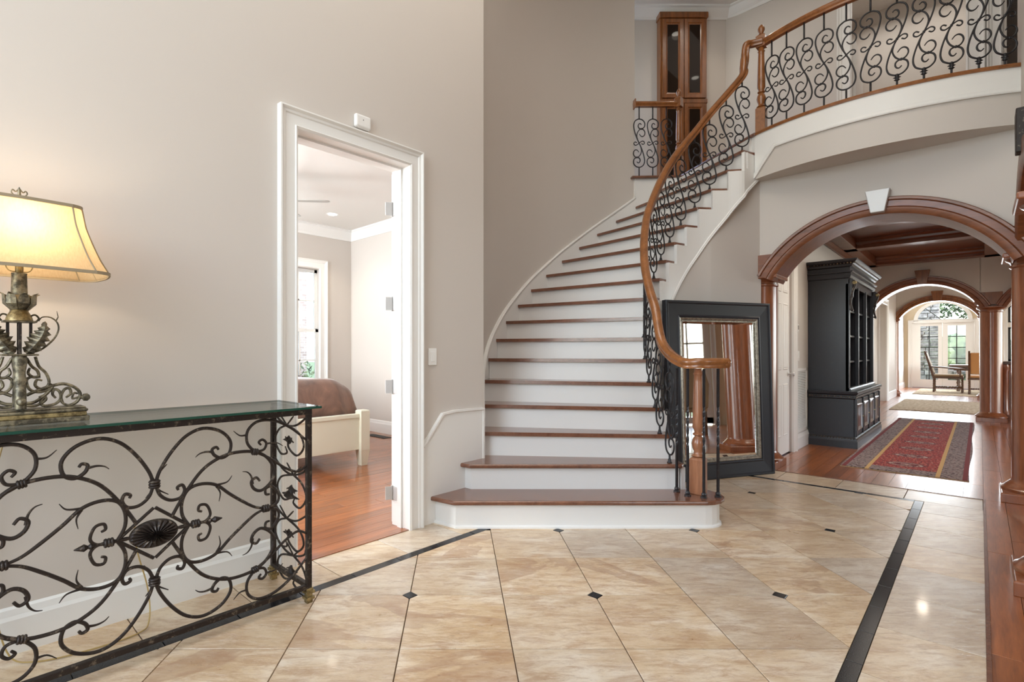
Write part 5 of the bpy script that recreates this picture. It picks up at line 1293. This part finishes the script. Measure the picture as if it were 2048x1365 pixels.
for a in (x0+.025, x1-.025):
    P = cr([(a, VU-.015, 1.72), (a, VU-.04, 1.70), (a, VU-.03, 1.74), (a, VU-.02, 1.80), (a, VU-.03, 1.88), (a, VU-.045, 1.95), (a, VU-.065, 2.01), (a, VU-.06, 2.06), (a, VU-.05, 2.07), (a, VU-.04, 2.04), (a, VU-.055, 2.03)], 4)
    mb = MB(); mb.sweep([(-.022, -.01), (.022, -.01), (.022, .01), (-.022, .01)], P, normals=[(0, -.7, .7) if False else ((P[min(i+1, len(P)-1)]-P[max(i-1, 0)]).normalized().cross(Vector((1, 0, 0)))) for i in range(len(P))])
    o = mb.obj('corbel', BRONZE, CB); MB().lathe([(.02, -.024), (.024, 0), (.02, .024)], (a, VU-.062, 2.045), 12, axis=(1, 0, 0)).lathe([(.012, -.022), (.014, 0), (.012, .022)], (a, VU-.03, 1.715), 10, axis=(1, 0, 0)).obj('gilt_volute', GILT, CB, smooth=True)
    MB().box(a-.02, VU-.05, 1.86, a+.02, VU, 2.1).obj('corbel_block', BLACKW, CB, bevel=.012)

# ---------------------------------------------------------------- rugs
RUG = mat('runner_pattern', srgb(140, 50, 42), .95); n = NT(RUG)
tc = n.new('ShaderNodeTexCoord'); sx_ = n.new('ShaderNodeSeparateXYZ'); n.l(tc.outputs['Object'], sx_.inputs[0])
X, Y = sx_.outputs[0], sx_.outputs[1]
red = n.ramp(n.noise(n.pos((3, 8, 1)), 6, 5, .7), [(.36, srgb(78, 20, 26)), (.52, srgb(142, 42, 38)), (.68, srgb(176, 82, 62))])
spk = n.new('ShaderNodeTexVoronoi'); spk.inputs['Scale'].default_value = 24; n.l(n.pos((1, 1.6, 1)), spk.inputs['Vector'])
red = n.mix(n.math('MULTIPLY', n.math('LESS_THAN', spk.outputs['Distance'], .3), .5), red, srgb(190, 140, 116))
# medallions down the middle
xm = n.math('SUBTRACT', n.math('FRACT', n.math('MULTIPLY', n.math('ADD', X, 10), 1/.62)), .5)
ym = n.math('ABSOLUTE', n.math('SUBTRACT', n.math('FRACT', n.math('ADD', n.math('MULTIPLY', Y, 1/.62), .5)), .5))
dd = n.math('SQRT', n.math('ADD', n.math('POWER', n.math('MULTIPLY', xm, 4.2), 2), n.math('POWER', n.math('MULTIPLY', ym, 3.2), 2)))
med = n.math('LESS_THAN', dd, .85); ringm = n.math('MULTIPLY', n.math('GREATER_THAN', dd, .55), n.math('LESS_THAN', dd, .72)); med2 = n.math('LESS_THAN', dd, .22)
c = n.mix(n.math('MULTIPLY', med, .6), red, srgb(62, 30, 42)); spm = n.math('GREATER_THAN', n.noise(n.pos(), 70, 2), .46)
c = n.mix(n.math('MULTIPLY', n.math('MULTIPLY', n.math('MAXIMUM', ringm, med2), spm), .75), c, srgb(190, 172, 158))
ay = n.math('ABSOLUTE', Y); axx = n.math('ABSOLUTE', X)
cell = n.new('ShaderNodeTexVoronoi'); cell.inputs['Scale'].default_value = 21; n.l(n.pos((1.5, 1.5, 1)), cell.inputs['Vector'])
lat = n.math('GREATER_THAN', n.math('MULTIPLY', n.math('SINE', n.math('MULTIPLY', X, 58)), n.math('SINE', n.math('MULTIPLY', Y, 88))), .12)
bord = n.mix(n.math('MULTIPLY', n.math('MAXIMUM', n.math('GREATER_THAN', cell.outputs['Distance'], .42), lat), .6), srgb(52, 32, 40), srgb(160, 142, 136))
bord = n.mix(n.math('MULTIPLY', n.math('LESS_THAN', spk.outputs['Distance'], .32), .6), bord, srgb(96, 40, 44))
c = n.mix(n.math('MAXIMUM', n.math('GREATER_THAN', ay, .25), n.math('GREATER_THAN', axx, 2.52)), c, bord)
c = n.mix(n.math('MULTIPLY', n.math('GREATER_THAN', ay, .25), n.math('LESS_THAN', ay, .282)), c, srgb(188, 150, 96))
c = n.mix(n.math('MULTIPLY', n.math('GREATER_THAN', ay, .435), n.math('LESS_THAN', ay, .47)), c, srgb(110, 34, 36))
n.l(c, n.b.inputs['Base Color']); n.bump(n.noise(n.pos(), 300, 2), .4, .003)
rug = thing('runner_rug', 'long red oriental runner rug with dark patterned borders in the hall', 'rug', (9.45, .55, 0))
mb = MB(); NU, NV = 60, 12; vs = []
for i in range(NU+1):
    for j in range(NV+1):
        x = -2.76+5.52*i/NU; y = -.48+.96*j/NV+.008*math.sin(x*2.3); vs.append((x, y, .009+.0018*math.sin(x*6)*math.cos(y*9)))
top_ = len(vs); vs += [(x, y, .001) for x, y, z in vs]
fs = [(i*(NV+1)+j, (i+1)*(NV+1)+j, (i+1)*(NV+1)+j+1, i*(NV+1)+j+1) for i in range(NU) for j in range(NV)]
bd_ = [i*(NV+1) for i in range(NU+1)]+[NU*(NV+1)+j for j in range(1, NV+1)]+[i*(NV+1)+NV for i in range(NU-1, -1, -1)]+[j for j in range(NV-1, 0, -1)]
fs += [(bd_[i], bd_[(i+1) % len(bd_)], bd_[(i+1) % len(bd_)]+top_, bd_[i]+top_) for i in range(len(bd_))]
o = mb.add(vs, fs).obj('rug_pile', RUG, None, smooth=True, loc=(9.45, .55, 0)); adopt(o, rug)
fr = MB()
for k in range(120):
    for s in (-1, 1): y = -.475+k*.008+.55; x = 9.45+s*2.76; fr.box(min(x, x+s*.03), y, .001, max(x, x+s*.03), y+.004, .004)
tag(fr.obj('rug_fringe', mat('fringe', srgb(190, 168, 130), .9), rug), kind='stuff')
tag(MB().box(13.9, -1.2, .001, 17.2, 1.33, .012).obj('area_rug', SISAL, bevel=.004), 'plain beige area rug behind the second archway', 'rug')
tag(MB().box(19.4, -2.2, .001, 22.4, 1.35, .012).obj('area_rug', SISAL, bevel=.004), 'pale rug under the far dining table and chairs', 'rug')

# ---------------------------------------------------------------- far dining set
def bobbin(mb, p0, p1, rr=.022, n_=8, sides=8):
    p0, p1 = V3(p0), V3(p1); L_ = (p1-p0).length; pr = [(rr*.9, 0), (rr*.9, L_*.12)]
    for i in range(n_): z = L_*(.12+.76*(i+.5)/n_); pr += [(rr*.55, L_*(.12+.76*i/n_)+.001), (rr, z)]
    pr += [(rr*.55, L_*.88), (rr*.9, L_*.881), (rr*.9, L_)]
    mb.lathe(pr, p0, sides, axis=(p1-p0))
def dchair(label, loc, rz, arms, back):
    t = thing('dining_chair', label, 'chair', loc, rz); inv = Matrix.Translation(loc) @ Matrix.Rotation(rz, 4, 'Z')
    def ob(mb, nm, m, **k):
        mb.v = [tuple(inv @ Vector(p)) for p in mb.v]; return mb.obj(nm, m, t, **k)
    for sx, sy in ((-.26, -.3), (.26, -.3), (-.26, .3), (.26, .3)):
        mb = MB(); mb.box(sx-.025, sy-.025, 0, sx+.025, sy+.025, .06); bobbin(mb, (sx, sy, .05), (sx, sy, .42), .028, 5); ob(mb, 'leg', OAKTABLE)
    for sx in (-.26, .26):
        mb = MB(); bobbin(mb, (sx, -.3, .14), (sx, .3, .14), .02, 8); ob(mb, 'stretcher', OAKTABLE)
    mb = MB(); bobbin(mb, (-.26, .0, .14), (.26, .0, .14), .02, 8); ob(mb, 'stretcher', OAKTABLE)
    ob(MB().box(-.29, -.33, .40, .29, .33, .46), 'seat_frame', OAKTABLE, bevel=.01)
    ob(MB().box(-.28, -.31, .455, .28, .32, .52), 'seat_cushion', BEIGECL if not back else TANLEA, bevel=.025, seg=3)
    for sx in (-.26, .26):
        ob(MB().add([(sx-.025, -.33, .42), (sx+.025, -.33, .42), (sx+.025, -.27, .42), (sx-.025, -.27, .42), (sx-.02, -.52, 1.2), (sx+.02, -.52, 1.2), (sx+.02, -.47, 1.2), (sx-.02, -.47, 1.2)],
                    [(0, 3, 2, 1), (4, 5, 6, 7), (0, 1, 5, 4), (1, 2, 6, 5), (2, 3, 7, 6), (3, 0, 4, 7)]), 'back_post', OAKTABLE, bevel=.006)
    ob(MB().add([(-.24, -.36, .56), (.24, -.36, .56), (.24, -.29, .56), (-.24, -.29, .56), (-.24, -.51, 1.15), (.24, -.51, 1.15), (.24, -.46, 1.15), (-.24, -.46, 1.15)],
                [(0, 3, 2, 1), (4, 5, 6, 7), (0, 1, 5, 4), (1, 2, 6, 5), (2, 3, 7, 6), (3, 0, 4, 7)]), 'backrest', TANLEA if back else BEIGECL, bevel=.02)
    if arms:
        for sx in (-.27, .27):
            mb = MB(); mb.tube(cr([(sx, -.37, .74), (sx, -.2, .73), (sx, .1, .70), (sx, .28, .68), (sx, .34, .66)], 4), .02, 8); bobbin(mb, (sx, .26, .46), (sx, .26, .68), .02, 3); ob(mb, 'armrest', OAKTABLE, smooth=True)
    return t
dchair('carved dark oak armchair seen in profile in the far dining area', (20.98, .66, .012), PI, True, False)
dchair('tan leather backed dining chair partly hidden behind the far column', (20.5, -.05, .012), -PI/2, True, True)
TB = thing('dining_table', 'dark oak refectory table between the two far dining chairs', 'table', (21.9, -.5, 0))
MB().box(21.45, -1.5, .73, 22.3, .66, .80).obj('tabletop', OAKTABLE, TB, bevel=.01)
MB().box(21.53, -1.4, .63, 22.22, .56, .73).obj('apron', OAKTABLE, TB)
for a, b_ in ((21.6, .46), (22.15, .46), (21.6, -1.3), (22.15, -1.3)):
    mb = MB(); bobbin(mb, (a, b_, .012), (a, b_, .64), .045, 4); mb.obj('leg', OAKTABLE, TB, smooth=True)

# ---------------------------------------------------------------- upper built-in bookcase
BC = thing('built_in_bookcase', 'tall honey wood bookcase with dark glass doors at the stair head', 'bookcase', (*cv(3.19, 7.4), Z2))
def bb(x0_, x1_, z0, z1, d0, d1, nm, m, par=None, bv=.004):
    return MB().prism([cv(x0_, d0), cv(x1_, d0), cv(x1_, d1), cv(x0_, d1)], z0, z1).obj(nm, m, par or BC, bevel=bv)
bb(2.86, 3.52, Z2, 5.96, 7.38, 7.498, 'carcase', HONEY)
bb(2.845, 3.535, 5.90, 5.985, 7.35, 7.499, 'cornice', HONEY, bv=.012)
bb(2.855, 3.525, 4.70, 4.76, 7.365, 7.4, 'mid_rail', HONEY)
for x0_, x1_ in ((2.885, 3.185), (3.195, 3.495)):
    for z0, z1 in ((4.77, 5.88), (Z2+.12, 4.69)):
        vs = []; pr = [(0, 7.38), (0, 7.352), (.05, 7.352), (.06, 7.362), (.075, 7.366), (.075, 7.38)]
        for sx_, sz_ in ((0, 0), (1, 0), (1, 1), (0, 1)):
            for a, d in pr:
                p = cv((x0_+a) if not sx_ else (x1_-a), d); vs.append((*p, (z0+a) if not sz_ else (z1-a)))
        o = MB().add(vs, [(q*6+k, q*6+(k+1) % 6, ((q+1) % 4)*6+(k+1) % 6, ((q+1) % 4)*6+k) for q in range(4) for k in range(6)]).obj('cabinet_door', HONEY, BC)
        bb(x0_+.07, x1_-.07, z0+.07, z1-.07, 7.366, 7.37, 'glass_pane', CABGL, o, 0)
canlight(7.10, 2.33, ZC, 'recessed upper ceiling light nearest the honey wood bookcase', 14)
canlight(6.81, .79, ZC, 'recessed upper ceiling light above the balcony walkway', 14)
# upper hall door
d4 = setting('door_4', (8.1, 1.2, Z2))
MB().obox((8.55, 1.135, Z2+.87), (1, .03, 0), (-.03, 1, 0), (0, 0, 1), .38, .02, .86).obj('door_leaf', WHITE, d4)

# ---------------------------------------------------------------- room to the right (seen in the mirror)
wd = MB(); wd.box(-3, -4.65, 0, 6.3, -4.5, 3).box(7.2, -4.65, 0, 8.6, -4.5, 3).box(6.3, -4.65, 2.35, 7.2, -4.5, 3).box(-3.15, -4.65, 0, -3, -.5, 3.0)
wd.box(8.6, -7.1, 0, 8.75, -4.5, 3.1)
struct('wall_dining', wd, FAR)
d5 = setting('door_5', (6.75, -4.5, 0))
mb = MB(); sash(mb, 'v', -4.6, -4.55, 6.3, 7.2, .02, 2.35, 2, 4, .13, .035); mb.obj('door_leaf', WHITE, d5)
MB().box(6.42, -4.58, .14, 7.08, -4.575, 2.23).obj('pane', GLASS, d5)
casing('door_casing', 'v', -4.5, 6.3, 7.2, 2.35, 0, 1, .1, WHITE, d5)
for z in (.3, 1.2, 2.1): MB().box(6.285, -4.56, z-.05, 6.31, -4.54, z+.05).obj('hinge', DARKM, d5)
AC = thing('armchair', 'brown upholstered chair with arched back, seen only in the mirror', 'chair', (6.12, -2.6, 0))
ar = [(-.3, .45), (-.33, .85), (-.28, 1.05), (-.15, 1.13), (0, 1.15), (.15, 1.13), (.28, 1.05), (.33, .85), (.3, .45)]
vs = [(6.12+x, -2.32, z) for x, z in ar]+[(6.12+x, -2.42, z) for x, z in ar]
MB().add(vs, [tuple(range(9)), tuple(range(9, 18))[::-1]]+[(i, (i+1) % 9, 9+(i+1) % 9, 9+i) for i in range(9)]).obj('backrest', BEIGECL, AC, bevel=.02)
MB().box(5.82, -2.95, .38, 6.42, -2.36, .52).obj('seat', BEIGECL, AC, bevel=.03, seg=3)
for a in (5.86, 6.38):
    for b_ in (-2.9, -2.4): MB().box(a-.025, b_-.025, 0, a+.025, b_+.025, .39).obj('leg', OAKTABLE, AC)

# ---------------------------------------------------------------- outdoors
GREEN = mat('leaf_green', srgb(74, 104, 52), .7)
n = NT(GREEN); n.l(n.ramp(n.noise(n.pos(), 3, 4), [(.3, srgb(54, 70, 44)), (.7, srgb(122, 138, 90))]), n.b.inputs['Base Color'])
GRASS = mat('grass', srgb(104, 120, 76), .9)
STONEM = mat('field_stone', srgb(140, 130, 118), .9); n = NT(STONEM); n.l(n.ramp(n.noise(n.pos(), 5, 5, .7), [(.3, srgb(88, 80, 74)), (.7, srgb(196, 188, 176))]), n.b.inputs['Base Color'])
struct('ground', MB().box(-40, -60, -.35, 90, 60, -.12), GRASS)
sw_ = MB(); rnd = random.Random(5)
z = 0
while z < 3.4:
    h_ = rnd.uniform(.09, .2); v_ = 1.02
    while v_ < 3.4:
        L_ = rnd.uniform(.12, .42); d = rnd.uniform(0, .05)
        sw_.box(25.4-d, v_+.008, z+.006, 25.7, v_+L_-.008, z+h_-.006); v_ += L_
    z += h_
o = tag(sw_.obj('stone_wall', STONEM, bevel=.012), 'rough grey stone wall outside the far glass doors', 'wall', kind='stuff')
hd = MB(); 
for k in range(70): hd.ball((rnd.uniform(33, 36), rnd.uniform(-12, 6), rnd.uniform(.2, 1.2)), rnd.uniform(.5, 1.0), n=7, m=5)
tag(hd.obj('hedge', GREEN), 'bright green hedge on the lawn beyond the glass doors', 'hedge', kind='stuff')
lw_ = MB()
for k in range(60):
    x, y = rnd.uniform(27, 28), rnd.uniform(-5, 1.0); lw_.box(x, y, rnd.uniform(0, .4), x+.3, y+rnd.uniform(.25, .6), rnd.uniform(.45, .62))
tag(lw_.obj('garden_wall', STONEM), 'low grey stone garden wall beyond the glass doors', 'wall', kind='stuff')
def foliage(mb, c, R_, n_, ls, rnd):
    for _ in range(n_):
        d = Vector((rnd.gauss(0, 1), rnd.gauss(0, 1), rnd.gauss(0, 1))).normalized()*R_*rnd.random()**.5; p = V3(c)+Vector((d.x, d.y, d.z*.6))
        a = Vector((rnd.uniform(-1, 1), rnd.uniform(-1, 1), rnd.uniform(-1, 1))).normalized()*ls; b_ = a.orthogonal().normalized()*ls*.5
        mb.add([p-a, p+b_, p+a, p-b_], [(0, 1, 2, 3)])
TR = thing('tree', 'leafy green tree outside the arched transom window', 'tree', (30, .2, 0))
MB().tube([(30.5, 2.0, 0), (30.3, 1.9, 2), (30, 1.5, 3.5), (30, .6, 4.2)], [.18, .14, .09, .04], 8).obj('trunk', OAKTABLE, TR)
mb = MB()
for c_ in ((29, .7, 3.4), (29, 1.3, 3.6), (29, .3, 2.9), (29, 1.4, 2.9), (29, .9, 4.2), (29, .2, 3.7)): foliage(mb, c_, .7, 260, .09, rnd)
tag(mb.obj('foliage', GREEN, TR, fix=False), kind='stuff')
BR_ = mat('whitewashed_brick', srgb(214, 204, 196), .9); n = NT(BR_); bt = n.new('ShaderNodeTexBrick')
bt.inputs['Scale'].default_value = 5; bt.inputs['Color1'].default_value = (*srgb(216, 204, 196), 1); bt.inputs['Color2'].default_value = (*srgb(186, 168, 160), 1); bt.inputs['Mortar'].default_value = (*srgb(232, 230, 226), 1)
n.l(n.pos((1, 1, 1), (PI/2, 0, 0)), bt.inputs['Vector']); n.l(bt.outputs[0], n.b.inputs['Base Color'])
tag(MB().box(0, 9.6, -.2, 5.3, 9.9, 5.5).obj('brick_wall', BR_), 'pale brick house wall outside the bedroom window', 'wall')
FLOW = mat('flowering_shrub', srgb(176, 96, 84), .8); n = NT(FLOW); n.l(n.ramp(n.noise(n.pos(), 16, 2), [(.45, srgb(92, 116, 66)), (.55, srgb(206, 106, 96))]), n.b.inputs['Base Color'])
mb = MB(); foliage(mb, (4.1, 8.9, .32), .74, 800, .05, rnd)
tag(mb.obj('flowering_shrub', FLOW, fix=False), 'red flowering shrub outside the bedroom window', 'shrub')
mb = MB(); foliage(mb, (5.0, 8.9, .45), .95, 900, .06, rnd)
tag(mb.obj('green_shrub', GREEN, fix=False), 'green shrub at the right of the bedroom window', 'shrub')
# repeats share a group
for o in list(C.objects):
    if o.parent is None and o.get('category'):
        g = {'column': 'cherry wood columns of the archways', 'archway': 'cherry archway surrounds', 'ceiling light': 'recessed ceiling lights',
             'railing': 'iron scroll railings', 'rug': 'rugs along the hall', 'switch': 'white wall switches'}.get(o['category'])
        if o.name.startswith('dining_chair'): g = 'chairs at the far dining table'
        if g and not o.get('group'): o['group'] = g
